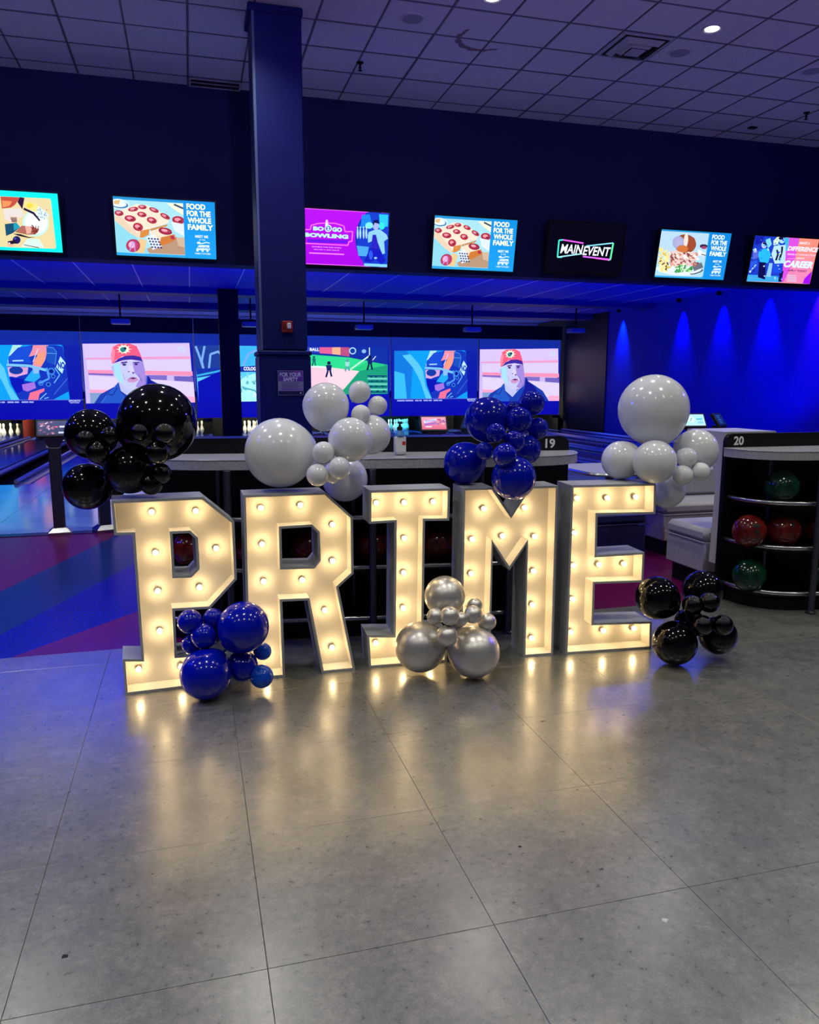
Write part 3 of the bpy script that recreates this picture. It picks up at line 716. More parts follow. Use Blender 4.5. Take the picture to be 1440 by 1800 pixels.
# 5: logo on black
def px5(a): return onY(*a, YF-.10)
Q5 = [(968, 389), (1101, 396.5), (1087.5, 483), (958.5, 478.5)]
p = Pic([((x-930)*2.8235, (y-340)*2.8235) for x, y in Q5]); p.uvrect(0, 0, 1, 1, '01010c')
p.line([(172, 232), (150, 234), (142, 318), (165, 318)], 7, '40f0d8').line([(142, 318), (265, 300)], 6, 'a8f0ff').line([(170, 232), (272, 248)], 7, 'f060f0')
p.line([(286, 262), (420, 246)], 6, '90e8ff').line([(420, 246), (404, 328), (392, 330)], 8, '60ffb0').line([(404, 328), (268, 314)], 7, 'e070ff').line([(330, 322), (395, 330)], 6, 'f060f0')
p.text('MAIN', 160, 252, 266, 303, 'f4fbff', bold=.02, shear=.18).text('EVENT', 272, 262, 402, 313, 'f4fbff', bold=.02, shear=.18)
television(Q5, p, 'black television showing a neon framed two-word logo')

# 6: burger
Q = [(218, 120), (1318, 180), (1172, 915), (92, 875)]
p = Pic(Q); p.uvrect(0, 0, 1, 1, '1f8fd0', '2aa4e4')
p.poly([(212, 145), (970, 185), (860, 850), (830, 875), (98, 850)], 'b8d8f4').poly([(130, 650), (880, 600), (850, 850), (100, 850)], 'a8dcf0')
p.ell(480, 760, 360, 90, 'e0ecf0', 3).ell(760, 790, 110, 30, '2c3c50', -18).ell(750, 780, 100, 26, 'd8e6f0', -18).poly([(690, 690), (840, 640), (870, 720), (720, 780)], '6a7080')
p.ell(585, 350, 175, 150, 'b8643c', 0, 28, '8c4424').ell(480, 330, 95, 105, 'b8b4d8', 10, 20, 'a0a8d8').ell(600, 290, 34, 110, 'f2e0d4', 6).ell(690, 350, 60, 110, 'a04a30', 8).ell(540, 430, 90, 60, 'd0763c')
p.poly([(400, 450), (560, 490), (740, 470), (800, 520), (700, 700), (420, 720), (340, 640), (330, 520)], 'e8cfc8')
for k in range(70): p.ell(random.uniform(340, 790), random.uniform(490, 690), random.uniform(14, 34), random.uniform(10, 22), random.choice(('e0a890', 'c07060', 'f4e4e0', 'd8b0b8', 'a85848', 'f8f0ec', '8a4a48')), random.uniform(0, 90), 8)
for k in range(40): p.ell(random.uniform(420, 690), random.uniform(690, 800), random.uniform(16, 36), random.uniform(8, 16), random.choice(('6ac870', '3c9a50', 'a8e8a0', '2c7a48', 'd0f4c8')), random.uniform(0, 180), 8)
for k in range(46): p.ell(random.uniform(170, 310), random.uniform(430, 770), 46, 15, random.choice(('f2e48a', 'f8f0b0', 'dcc058', 'ece0a0')), random.uniform(20, 160), 8)
for k in range(8): p.ell(random.uniform(180, 330), random.uniform(600, 760), 22, 10, '5a3c20', random.uniform(0, 180), 7)
p.ell(870, 385, 62, 32, '2c2440').ell(875, 405, 46, 24, 'a04468').poly([(780, 430), (900, 500), (890, 540), (790, 530)], 'f0f4f8').line([(830, 510), (900, 530)], 14, '28303c')
u0 = p.map(925, 500)[0]; kitchen_panel(p, u0, 'e8f6ff', '0f84d8', '1590e8')
television(zoomq([(218, 120), (1318, 180), (1172, 915), (92, 875)], 9, 1140, 390), p, 'television advertising a burger right of the black logo screen')

# 7: careers poster
Q = [(295, 150), (1445, 210), (1278, 1022), (122, 975)]
p = Pic(Q); p.uvrect(0, 0, 1, 1, 'f48c78', 'f490a0')
p.poly([(295, 150), (840, 175), (780, 990), (122, 975)], '1c3cc8').poly([(140, 850), (790, 880), (780, 990), (122, 975)], '3fa8e8')
p.poly([(840, 175), (1090, 190), (1000, 600), (800, 980), (760, 985)], 'd850e0').poly([(1000, 560), (1340, 600), (1180, 1015), (800, 990)], 'f088b8').poly([(1320, 780), (1278, 1022), (1150, 1010), (1180, 920)], 'a010f0')
p.poly([(290, 160), (460, 160), (420, 280), (290, 320)], '1420a8').poly([(480, 230), (560, 190), (590, 300), (520, 380)], '7fd8f8').poly([(620, 240), (690, 170), (740, 170), (700, 300), (620, 320)], 'd8f4d0')
p.poly([(820, 180), (905, 190), (870, 420), (830, 420)], '38b8e0')
p.ell(450, 320, 46, 56, 'b8c8f0').poly([(420, 290), (450, 260), (495, 290), (490, 330), (470, 310)], '0a0c40').poly([(370, 400), (530, 370), (570, 480), (520, 640), (380, 640), (340, 480)], '28b8f4').poly([(360, 620), (480, 630), (460, 940), (330, 900)], '0a0c50')
p.poly([(200, 620), (320, 590), (330, 700), (200, 800)], '2858e0').line([(200, 780), (300, 670)], 18, 'b8dcf8').poly([(250, 430), (340, 420), (350, 540), (250, 580)], '5a68d8').ell(290, 420, 30, 34, 'a8b8f0')
p.poly([(630, 330), (840, 310), (830, 640), (640, 650), (580, 480)], 'b8e0f0').line([(680, 400), (700, 480), (660, 590)], 34, '14183c').line([(775, 340), (770, 430), (720, 590)], 34, '14183c')
p.poly([(600, 660), (760, 640), (750, 830), (600, 810)], '1c4ce0').ell(770, 230, 50, 56, 'a8d8e8').ell(755, 195, 44, 26, '10143c').poly([(540, 640), (600, 640), (560, 900), (480, 880)], '8fc8f0').poly([(720, 830), (800, 770), (760, 980), (700, 980)], '101450')
for k in range(50): p.ell(random.uniform(160, 800), random.uniform(200, 960), random.uniform(8, 26), random.uniform(8, 22), random.choice(('2c50e8', '78c8f4', '1018a0', 'c8ecf8', '3c88e8')), random.uniform(0, 90), 7)
p.text('MAKE A', 1090, 250, 1270, 305, 'ffe4f0', bold=.03, shear=.2).text('DIFFERENCE', 880, 330, 1415, 440, 'ffeef8', bold=.04, shear=.2).text('MAKE A CONNECTION', 870, 460, 1375, 515, 'ffd0ec', bold=.03, shear=.2)
p.line([(870, 560), (1000, 555)], 12, 'ff90e0').text('HAVE A', 1030, 530, 1170, 570, 'ffe4f0', bold=.03, shear=.2).line([(1190, 540), (1310, 530)], 12, 'ff90e0').text('CAREER', 815, 585, 1315, 735, 'd8f4ff', bold=.05, shear=.2)
p.text('APPLY TODAY', 870, 750, 1220, 805, '801868', bold=.03, shear=.2)
for k in range(4): p.line([(860, 860+k*34), (1030, 868+k*34)], 12, 'b8e0f4')
television(zoomq(Q, 10.29, 1300, 400), p, 'television with pink careers poster at the right edge')

# ================================================================== LANE SCREENS
XE = [-6.02, -2.90, .16, 3.075, 6.06, 8.97, 11.88]
ZS0, ZS1 = .50, 2.93
def lane_screen(i, pic, label):
    x0, x1 = XE[i]+.02, XE[i+1]-.03
    t = thing('lane_screen', label, 'screen', ((x0+x1)/2, YB, ZS0), group='big screens over the pins')
    W, Hh = x1-x0, ZS1-ZS0
    part('mask_board', MB().box((-W/2, .002, 0), (W/2, .06, Hh)), M_MASKB, t)
    pic.build('picture', t, W, Hh, (-W/2, 0, 0), None, dz=.0006)
    for s_ in (-1, 1):
        part('pin_light', MB().bbox((s_*W/4-.6, .075, .045), (s_*W/4+.6, .115, .085), .01), M_CYANLED if (i == 4 and s_ == -1) else M_PINLED, t)
def base_blue(p):
    p.uvrect(0, 0, 1, 1, '10239c', '0a08a4').uvrect(0, 0, 1, .16, '122a8e', '1426a0'); return p
def man_pic(Q):
    p = base_blue(Pic(Q))
    p.rect(52, 215, 1332, 940, 'c8b4f0')
    p.poly([(52, 215), (1332, 230), (1340, 400), (75, 390)], 'd6c0f4').poly([(75, 385), (1340, 375), (1342, 410), (78, 405)], 'e89cc8').poly([(85, 410), (1340, 410), (1345, 560), (95, 540)], 'd8c8f8')
    p.poly([(98, 530), (1355, 560), (1358, 615), (100, 570)], 'f090b4').poly([(100, 570), (400, 580), (400, 606), (102, 590)], '7a62b8').poly([(810, 600), (1045, 605), (1042, 665), (815, 650)], '7a6cc0').poly([(1130, 615), (1358, 622), (1362, 690), (1132, 675)], '6c60b8')
    p.poly([(103, 600), (1362, 690), (1375, 900), (106, 780)], 'dccdf8').poly([(103, 770), (400, 780), (400, 812), (104, 810)], 'f0a0c4').poly([(1200, 860), (1372, 870), (1376, 940), (1200, 940)], 'f0a8d0').poly([(104, 812), (300, 812), (260, 940), (106, 940)], '7f9cc8')
    p.poly([(150, 940), (230, 830), (420, 730), (450, 690), (800, 600), (850, 660), (960, 720), (1100, 800), (1200, 940)], '1a3ca8').poly([(220, 940), (330, 820), (450, 690), (470, 800), (560, 900), (540, 940)], '2456c0').poly([(820, 600), (860, 680), (960, 730), (1080, 940), (700, 940), (800, 760)], '14188c')
    p.line([(330, 830), (380, 840), (440, 750)], 14, '16308c').line([(240, 930), (300, 850)], 8, '3a78d8')
    p.poly([(450, 640), (800, 620), (790, 720), (700, 780), (600, 880), (480, 790)], 'b8c0ec').poly([(700, 640), (800, 600), (790, 720), (660, 800)], '8c74cc')
    p.poly([(390, 450), (760, 420), (785, 560), (775, 680), (720, 760), (600, 780), (520, 740), (450, 660), (410, 580)], 'c4c6f2')
    p.poly([(640, 440), (765, 430), (788, 560), (775, 690), (720, 762), (660, 740), (720, 640), (650, 560)], 'a088d8').poly([(400, 470), (480, 460), (520, 700), (450, 660), (410, 580)], 'a4dcf0')
    p.poly([(390, 480), (410, 490), (420, 570), (400, 560), (380, 510)], 'b0b8ec')
    p.poly([(500, 440), (575, 430), (580, 450), (505, 462)], '5a4894').ell(540, 472, 24, 13, '3a2c6c').poly([(650, 440), (720, 440), (720, 455), (655, 458)], '5a4894').ell(682, 468, 20, 12, '3a2c6c')
    p.poly([(600, 480), (640, 480), (660, 560), (640, 590), (580, 580), (575, 555)], 'd4ccf6').ell(590, 556, 12, 8, '6a5aa8').poly([(630, 560), (664, 560), (645, 588), (628, 580)], '7a62b4')
    p.poly([(560, 650), (620, 618), (680, 628), (700, 660), (640, 690), (580, 684)], 'c890c4').poly([(585, 640), (640, 625), (680, 640), (640, 650)], '5a2c68').line([(700, 590), (740, 680)], 10, '7c64bc').line([(520, 590), (540, 660)], 8, '9a9ad8')
    p.poly([(390, 455), (385, 350), (410, 260), (480, 222), (620, 218), (700, 250), (735, 330), (752, 385), (760, 430), (640, 370), (520, 370), (450, 410), (410, 455)], 'ee5c7c').poly([(390, 455), (386, 350), (410, 260), (440, 300), (420, 420)], 'f88a9c')
    p.poly([(410, 455), (470, 400), (560, 365), (660, 360), (740, 380), (765, 435), (720, 425), (620, 410), (520, 420)], '3a2a98')
    p.ell(545, 285, 62, 46, 'fff4d8')
    for k in range(10):
        a = 2*PI*k/10; p.poly([(545+50*math.cos(a-.2), 285+40*math.sin(a-.2)), (545+98*math.cos(a), 285+66*math.sin(a)), (545+50*math.cos(a+.2), 285+40*math.sin(a+.2))], 'fff4d8')
    p.ell(535, 290, 36, 30, '2c8c8c').ell(560, 275, 18, 16, '1a2a5c').poly([(515, 300), (545, 300), (525, 330)], '2a7a6c')
    p.ell(1240, 290, 44, 28, 'c0dcf8').ell(1240, 290, 30, 18, 'd0c4f4')
    return p
def helmet_pic(Q):
    p = base_blue(Pic(Q))
    p.poly([(-480, 310), (1080, 315), (1112, 345), (1160, 1240), (-480, 1240)], '0f9cf0')
    p.poly([(-480, 310), (-200, 310), (-60, 560), (-120, 1240), (-480, 1240)], '1478d8').poly([(-300, 400), (-120, 380), (60, 560), (160, 700), (220, 1000), (360, 1240), (230, 1240), (100, 900), (-60, 640)], '58c4fa').poly([(-480, 700), (-250, 760), (-200, 1240), (-480, 1240)], '38b8f4')
    p.poly([(320, 315), (470, 315), (300, 480), (240, 500)], 'a8e0e0')
    p.poly([(210, 640), (250, 510), (400, 360), (640, 316), (1000, 320), (1105, 345), (1140, 640), (1155, 1100), (900, 1240), (360, 1240), (250, 980), (220, 800)], '1434b4')
    p.poly([(250, 520), (400, 370), (600, 320), (640, 420), (560, 520), (600, 620), (240, 600)], '1a4cd0').poly([(640, 320), (880, 320), (820, 560), (740, 690), (600, 680), (640, 560), (720, 470), (560, 515), (620, 400)], 'e88fa0').poly([(700, 470), (820, 420), (800, 600), (730, 660), (640, 640)], 'f09a78').line([(715, 380), (620, 600)], 12, 'c8d8f8')
    p.poly([(850, 330), (960, 350), (1005, 440), (960, 650), (840, 600)], '1c50b8').line([(850, 455), (990, 462)], 10, '5aa4f0').line([(860, 350), (960, 370), (1005, 440), (965, 650)], 10, '4a90e8')
    p.line([(200, 645), (560, 665), (820, 740)], 44, '78c0f8').line([(300, 580), (470, 575)], 22, 'a8d8fc').line([(230, 560), (230, 620)], 12, '9cd0f8')
    p.poly([(215, 680), (540, 690), (520, 800), (330, 850), (225, 840)], 'd0a0d0').ell(345, 740, 110, 66, '16389c').line([(220, 700), (240, 820), (330, 850), (480, 790)], 16, 'e0a8d8')
    p.poly([(460, 910), (600, 740), (700, 720), (720, 860), (620, 940)], '24a8f0').poly([(600, 680), (720, 700), (700, 790), (620, 800)], '88b8f4')
    p.poly([(230, 860), (460, 880), (440, 1080), (330, 1130), (250, 980)], '0a16b0').poly([(420, 980), (620, 940), (640, 1040), (500, 1100), (430, 1070)], 'a070d8')
    p.poly([(1060, 510), (1135, 620), (1070, 800), (980, 690)], 'b8e8f4').text('NO', 1010, 600, 1120, 720, '1434b4', bold=.05)
    for x, y, r in ((900, 760, 60), (925, 845, 34), (720, 955, 44), (840, 980, 40)): p.ell(x, y, r, r, '3a80e0').ell(x, y, r*.6, r*.6, '0c1c80')
    p.line([(830, 700), (860, 880), (700, 960)], 30, '4a98ec').line([(960, 700), (1030, 820), (930, 960)], 16, '6ab4f4').line([(1150, 880), (920, 1150)], 14, '4060d8')
    p.poly([(500, 1240), (540, 1120), (770, 1045), (770, 1090), (690, 1140), (660, 1240)], 'f07090').line([(690, 1230), (800, 1130)], 14, '80c0f0').line([(760, 1220), (830, 1200)], 16, '6ab0f0')
    p.line([(-480, 1245), (1410, 1245)], 8, '6a78d8')
    for x0, x1 in ((-420, -250), (-235, -60), (-20, 60), (75, 130), (170, 270), (285, 355), (395, 500), (515, 585)): p.rect(x0, 1266, x1, 1290, 'a0acf4')
    p.text('SPORTS', 1145, 1250, 1330, 1278, 'c8d0ff', bold=.03).text('NETWORK', 1165, 1284, 1315, 1304, 'c8d0ff', bold=.02)
    return p
def cologne_pic(Q):
    p = base_blue(Pic(Q))
    p.poly([(12, 65), (500, 75), (700, 75), (700, 480), (315, 480), (25, 478)], '5ac8f0')
    p.poly([(12, 65), (190, 65), (195, 235), (15, 240)], '1c3c90').poly([(315, 75), (500, 75), (500, 215), (325, 215)], '3cb4f0')
    for pts in ([(20, 70), (50, 160), (70, 235)], [(85, 70), (60, 180), (70, 235)], [(110, 235), (125, 130), (185, 110)], [(300, 110), (330, 215)], [(330, 90), (300, 180)], [(360, 215), (400, 130), (490, 90)], [(180, 110), (240, 170), (250, 235)]): p.line(pts, 16, '78a8e8')
    p.poly([(18, 235), (500, 215), (700, 215), (700, 262), (300, 262), (22, 300)], '1430a0').line([(20, 285), (200, 250)], 14, '38a8e0').poly([(25, 330), (190, 255), (310, 262), (330, 300), (318, 480), (25, 478)], '0a10a8')
    p.text('COLOGNE', 362, 224, 483, 254, 'f0f6ff', bold=.04)
    p.poly([(318, 480), (320, 330), (380, 290), (500, 262), (700, 262), (700, 480)], 'a8f0ec')
    for k in range(26): p.ell(random.uniform(330, 690), random.uniform(275, 470), random.uniform(8, 26), random.uniform(5, 14), random.choice(('78d8d8', 'd0fcf4', '60b8c8')), random.uniform(0, 180), 8)
    p.line([(360, 380), (440, 400), (490, 470)], 12, '50b0c0').ell(300, 300, 40, 24, 'd0f8f0')
    return p
def ball_pic(Q):
    p = base_blue(Pic(Q))
    p.poly([(745, 85), (1412, 100), (1412, 440), (745, 430)], '28c878')
    p.poly([(745, 85), (1412, 100), (1412, 225), (1290, 200), (1130, 165), (745, 130)], '12309c').poly([(745, 85), (920, 88), (920, 128), (745, 124)], '3048b8').poly([(920, 88), (1010, 90), (1010, 140), (920, 132)], 'e06090').poly([(1010, 90), (1070, 90), (1070, 148), (1010, 140)], 'f0b088').poly([(1070, 90), (1135, 92), (1135, 160), (1070, 150)], 'b85078')
    p.text('BALL', 850, 92, 918, 116, 'e8ecff', bold=.04).ell(1158, 118, 26, 26, 'a8d8f0').ell(1158, 118, 18, 18, '16389c').ell(1240, 122, 16, 14, '88b8e8').line([(1280, 95), (1280, 150)], 6, 'd8f0e0')
    p.poly([(745, 135), (1130, 170), (1280, 195), (1140, 262), (745, 200)], '30d888').poly([(745, 220), (960, 232), (1205, 268), (1090, 400), (1050, 440), (745, 440)], 'f0c8d8').poly([(960, 232), (1205, 268), (1100, 390), (980, 370)], 'f2d4dc').poly([(745, 215), (960, 228), (960, 240), (745, 226)], 'd8f4e8')
    p.line([(1280, 155), (1140, 255)], 10, 'c8f8dc').poly([(1205, 268), (1412, 225), (1412, 440), (1060, 440)], '1c9c70')
    for i in range(7): p.poly([(1262+i*2, 300+i*20), (1408, 304+i*20), (1408, 312+i*20), (1262+i*2, 309+i*20)], ('0c3c78', '88d8d8')[i % 2])
    for x in (1290, 1330, 1375):
        for y in (310, 345, 385, 420): p.ell(x+random.uniform(-8, 8), y, 9, 7, '0c2c58', n=7)
    def player(x, y, s_, c1, c2):
        p.ell(x, y-s_, s_*.17, s_*.17, c2, n=10).poly([(x-s_*.26, y-s_*.82), (x+s_*.26, y-s_*.82), (x+s_*.2, y-s_*.3), (x-s_*.2, y-s_*.3)], c1).line([(x-s_*.1, y-s_*.3), (x-s_*.28, y+s_*.3)], s_*.16, c2).line([(x+s_*.1, y-s_*.3), (x+s_*.22, y+s_*.25)], s_*.16, c2)
    player(985, 285, 80, '1c2458', '14183c'); player(1118, 250, 62, '9cd8d0', '5c98a8'); player(1282, 240, 74, '14286c', '0c1440'); player(878, 210, 50, '1c6c68', '14485c')
    p.line([(1300, 190), (1325, 160)], 6, 'c8d8e8')
    return p
def zq(px0, px1, yt0, yt1, yb0, yb1, s_, ox, oy): return [((x-ox)*s_, (y-oy)*s_) for x, y in ((px0, yt0), (px1, yt1), (px1, yb1), (px0, yb0))]
HQ = zq(-57, 143, 575, 580, 734.5, 734, 9.6, 0, 570)
lane_screen(0, helmet_pic(HQ), 'leftmost lane screen showing a close-up of a blue helmet')
lane_screen(1, man_pic(zq(146, 340, 580, 585, 735, 735, 6.857, 140, 570)), 'lane screen of a man in a red cap behind the black balloons')
lane_screen(2, cologne_pic(zq(343, 517, 585, 590, 735, 736, 4.114, 340, 590)), 'lane screen with a city caption crossed by the black column')
lane_screen(3, ball_pic(zq(521, 687, 590, 595, 736, 738, 4.114, 340, 590)), 'lane screen of a baseball field behind the white balloons')
lane_screen(4, helmet_pic(HQ), 'lane screen of a helmet between baseball field and capped man')
lane_screen(5, man_pic(zq(146, 340, 580, 585, 735, 735, 6.857, 140, 570)), 'rightmost lane screen of a man in a red cap')
vb = thing('screen_valance', 'long black boxed valance above the lane screens', 'valance', (0, YB-.05, ZS1+.005))
for i in range(6):
    part('valance_board', MB().bbox((XE[i]+.01, 0, 0), (XE[i+1]-.01, .12, .43), .006), M_MASKB, vb)

# ================================================================== LANES, PINS
LANES = [-6.85, -5.25, -3.68, -1.90, -.10, 1.85, 3.45, 5.0, 6.42, 8.0, 9.6, 11.15]
LN = ['farthest left lane', 'second lane from the left edge', 'lane behind the left scoring kiosk', 'lane behind the black balloons', 'lane just left of the black column', 'lane just right of the black column',
      'lane behind the white balloon cluster', 'lane left of the cyan lit pins', 'lane with the cyan lit pins', 'third lane from the right wall', 'second lane from the right wall', 'lane next to the right wall']
pin_prof = [(.0, 0), (.024, 0), (.030, .010), (.045, .055), (.0585, .10), (.0605, .115), (.057, .145), (.045, .185), (.030, .225), (.0235, .255), (.0235, .265), (.028, .295), (.0325, .328), (.031, .350), (.022, .370), (.010, .379), (0, .381)]
pin_me = MB().lathe(pin_prof, 14).mesh('pin', M_PIN, 'all')
stripe_me = MB().lathe([(.0275, .232), (.0262, .240)], 14).lathe([(.0243, .262), (.0252, .270)], 14).mesh('stripe', M_PINRED, 'all')
for k, x in enumerate(LANES):
    t = thing('bowling_lane', 'glossy blue lit bowling lane, '+LN[k], 'bowling lane', (x, FOUL, 0), group='bowling lanes')
    part('lane_surface', MB().box((-.42, 0, -.06), (.42, PITEND-FOUL, 0)), M_LANE, t)
    L = PITEND-FOUL
    for s_ in (-1, 1):
        g = MB(); vs = []; n = 8
        for y in (0, L):
            for i in range(n+1):
                a = PI*i/n; vs.append((s_*.525-.10*math.cos(a), y, -.01-.075*math.sin(a)))
        g.add(vs, [(i, i+1, n+1+i+1, n+1+i) for i in range(n)]); part('gutter', g, M_GUTTER, t, True)
        part('bumper_rail', MB().tube([(s_*.645, .1, .03), (s_*.645, L-2, .03)], .035, 8), M_BUMPER, t, True)
    dv = thing('lane_divider', 'upright divider board at the pins, right of the '+LN[k], 'lane divider', (x, FOUL, 0), group='divider boards between the pin decks')
    part('board', MB().box((.685, L-1.6, -.1), (.705, L, .47)), mat('kickback_red', (.20, .02, .012), .5) if k == 1 else M_BLACKM, dv)
    part('number_plate', MB().box((.44, L-1.70, .395), (.70, L-1.68, .485)), M_BLACKM, dv)
    if k < 11: lettering('lane_number', str(13+k), dv, .50, .405, .07, L-1.705, mat('lane_digit', (.25, .30, .22), .5), .02)
    if k in (1, 2, 4, 5, 8):
        for r in range(4):
            for c in range(r+1):
                if k == 1 and (r, c) == (3, 2): continue
                p_ = link('bowling_pin', pin_me, None, (x+(c-r/2)*.27, 24.15+r*.234, 0), 'white bowling pin standing on the '+LN[k], 'bowling pin', 'pins of the '+LN[k])
                link('neck_stripe', stripe_me, p_)
t = thing('pit_curtain', 'black curtain wall closing the pin decks', 'curtain', (0, PITEND, -.14))
for i in range(6): part('curtain_panel', MB().box((XE[i]-.9 if i == 0 else XE[i], .05, 0), (XE[i+1], .08, 1.2)), M_BLACKM, t)

# ================================================================== PROJECTORS
for px, py, lab in ((212, 566, 'ceiling projector over the man-in-cap screen left of the column'), (441, 571, 'ceiling projector just left of the big blue column'), (640, 576, 'ceiling projector over the baseball screen'),
                    (830, 580, 'ceiling projector over the right helmet screen'), (1012, 582, 'ceiling projector next to the right wall')):
    p_ = onY(px, py, 19.8)
    t = thing('projector', lab, 'projector', p_, group='projectors hung over the lanes')
    part('body', MB().bbox((-.21, -.16, -.05), (.21, .16, .07), .02), mat('projector_grey', (.30, .31, .40), .4), t)
    part('front_lip', MB().bbox((-.20, -.175, -.05), (.20, -.155, -.015), .006), M_TRIMW, t)
    part('pole', MB().tube([(0, 0, .06), (0, 0, ZLC-p_.z)], .02), M_BLACKM, t)
    part('mount_plate', MB().bbox((-.08, -.08, ZLC-p_.z-.03), (.08, .08, ZLC-p_.z-.02), .004), M_BLACKM, t)
    part('lens', MB().lathe([(0, .03), (.05, .03), (.055, 0), (.045, 0)], 14, (.08, .16, .01), 'Y'), M_PLASTIC, t, True)

# ================================================================== SCORING KIOSKS
def tablet_pic(kind):
    p = Pic()
    if kind == 0:
        p.uvrect(0, 0, 1, 1, '3a4478', '28305c')
        for k in range(34): p.ell(random.uniform(.08, .55), random.uniform(.05, .95), .05, .04, random.choice(('c898b8', '6a4a7c', 'e8c8d8', '4c3868', 'a86888')), random.uniform(0, 180), 7)
        p.uvrect(.72, .38, .95, .50, 'd8dcf0').uvrect(.68, .80, .90, .92, 'c8d0f0').ell(.62, .45, .05, .06, 'e06080')
    elif kind == 1:
        p.uvrect(0, 0, 1, 1, 'e8a0b8', 'd8587c').poly([(.08, .30), (.62, .12), (.64, .30), (.10, .52)], 'd8d0f4').poly([(.1, .55), (.6, .42), (.6, .58), (.12, .7)], 'a060c8').uvrect(.15, .74, .40, .84, 'f4dcec')
        for k in range(16): p.ell(random.uniform(.66, .95), random.uniform(.1, .8), .05, .06, random.choice(('f4c0d4', 'b8486c', '6a5ab0', 'e87898')), random.uniform(0, 180), 7)
        p.text('BOWLING', .16, .26, .60, .38, '7c6cc0', bold=.02, shear=.2)
    elif kind == 2:
        p.uvrect(0, 0, 1, 1, 'a8e0f0', 'b8e8ec').ell(.35, .45, .18, .28, 'd8f4f8').line([(.3, .6), (.42, .3)], .05, '58a8c8').uvrect(.62, .35, .9, .5, '58c0e0').uvrect(.66, .62, .92, .82, '80d0e8')
    else:
        p.uvrect(0, 0, 1, 1, '0c2c6c', '081c50')
        for k in range(5): p.uvrect(.15, .15+k*.16, .55+.3*random.random(), .20+k*.16, '3868b8')
    return p
def kiosk(x, y, rz, kind, label, top=1.06):
    t = thing('scoring_kiosk', label, 'scoring kiosk', (x, y, 0), rz, 'scoring kiosks at the lanes')
    b = .105
    part('base_plate', MB().box((-b, -b, 0), (b, b, .025)).add([(-b,-b,.025),(b,-b,.025),(b,b,.025),(-b,b,.025),(-.06,-.06,.065),(.06,-.06,.065),(.06,.06,.065),(-.06,.06,.065)],
         [(0,1,5,4),(1,2,6,5),(2,3,7,6),(3,0,4,7),(4,5,6,7)]), M_STEEL, t)
    part('post', MB().bbox((-.055, -.045, .06), (.055, .045, top-.20), .012), M_DSTEEL, t)
    nk = MB().add([(-.055,-.045,top-.20),(.055,-.045,top-.20),(.055,.045,top-.20),(-.055,.045,top-.20),(-.10,-.06,top-.11),(.10,-.06,top-.11),(.10,.06,top-.08),(-.10,.06,top-.08)],
         [(0,1,5,4),(1,2,6,5),(2,3,7,6),(3,0,4,7),(4,5,6,7),(3,2,1,0)])
    part('neck', nk, M_DSTEEL, t)
    hd = link('head', MB().bbox((-.155, -.012, -.012), (.155, .03, .19), .008).mesh('head', M_PLASTIC), t, (0, -.05, top-.10)); hd.rotation_euler = (-math.radians(33), 0, 0)
    tablet_pic(kind).build('display', hd, .27, .155, (-.135, -.0125, .012), None, dz=.0001)
    link('tray', MB().bbox((-.13, -.05, top-.135), (.13, .06, top-.11), .006).mesh('tray', M_PLASTIC), t)
kiosk(-1.295, 8.24, .10, 0, 'scoring kiosk on a steel post at the left edge of the lanes')
kiosk(-.88, 8.28, .35, 3, 'scoring kiosk half hidden behind the black balloons and letter P')
kiosk(2.57, 8.25, -.15, 1, 'scoring kiosk with pink lit display behind the hand sanitizer')
kiosk(3.05, 8.30, -1.0, 3, 'scoring kiosk turned sideways behind the blue balloons')
kiosk(5.87, 8.25, -.12, 2, 'scoring kiosk with pale display right of the big white balloon')
kiosk(6.27, 8.30, .65, 3, 'scoring kiosk with dark angled display near the counter numbered 20')

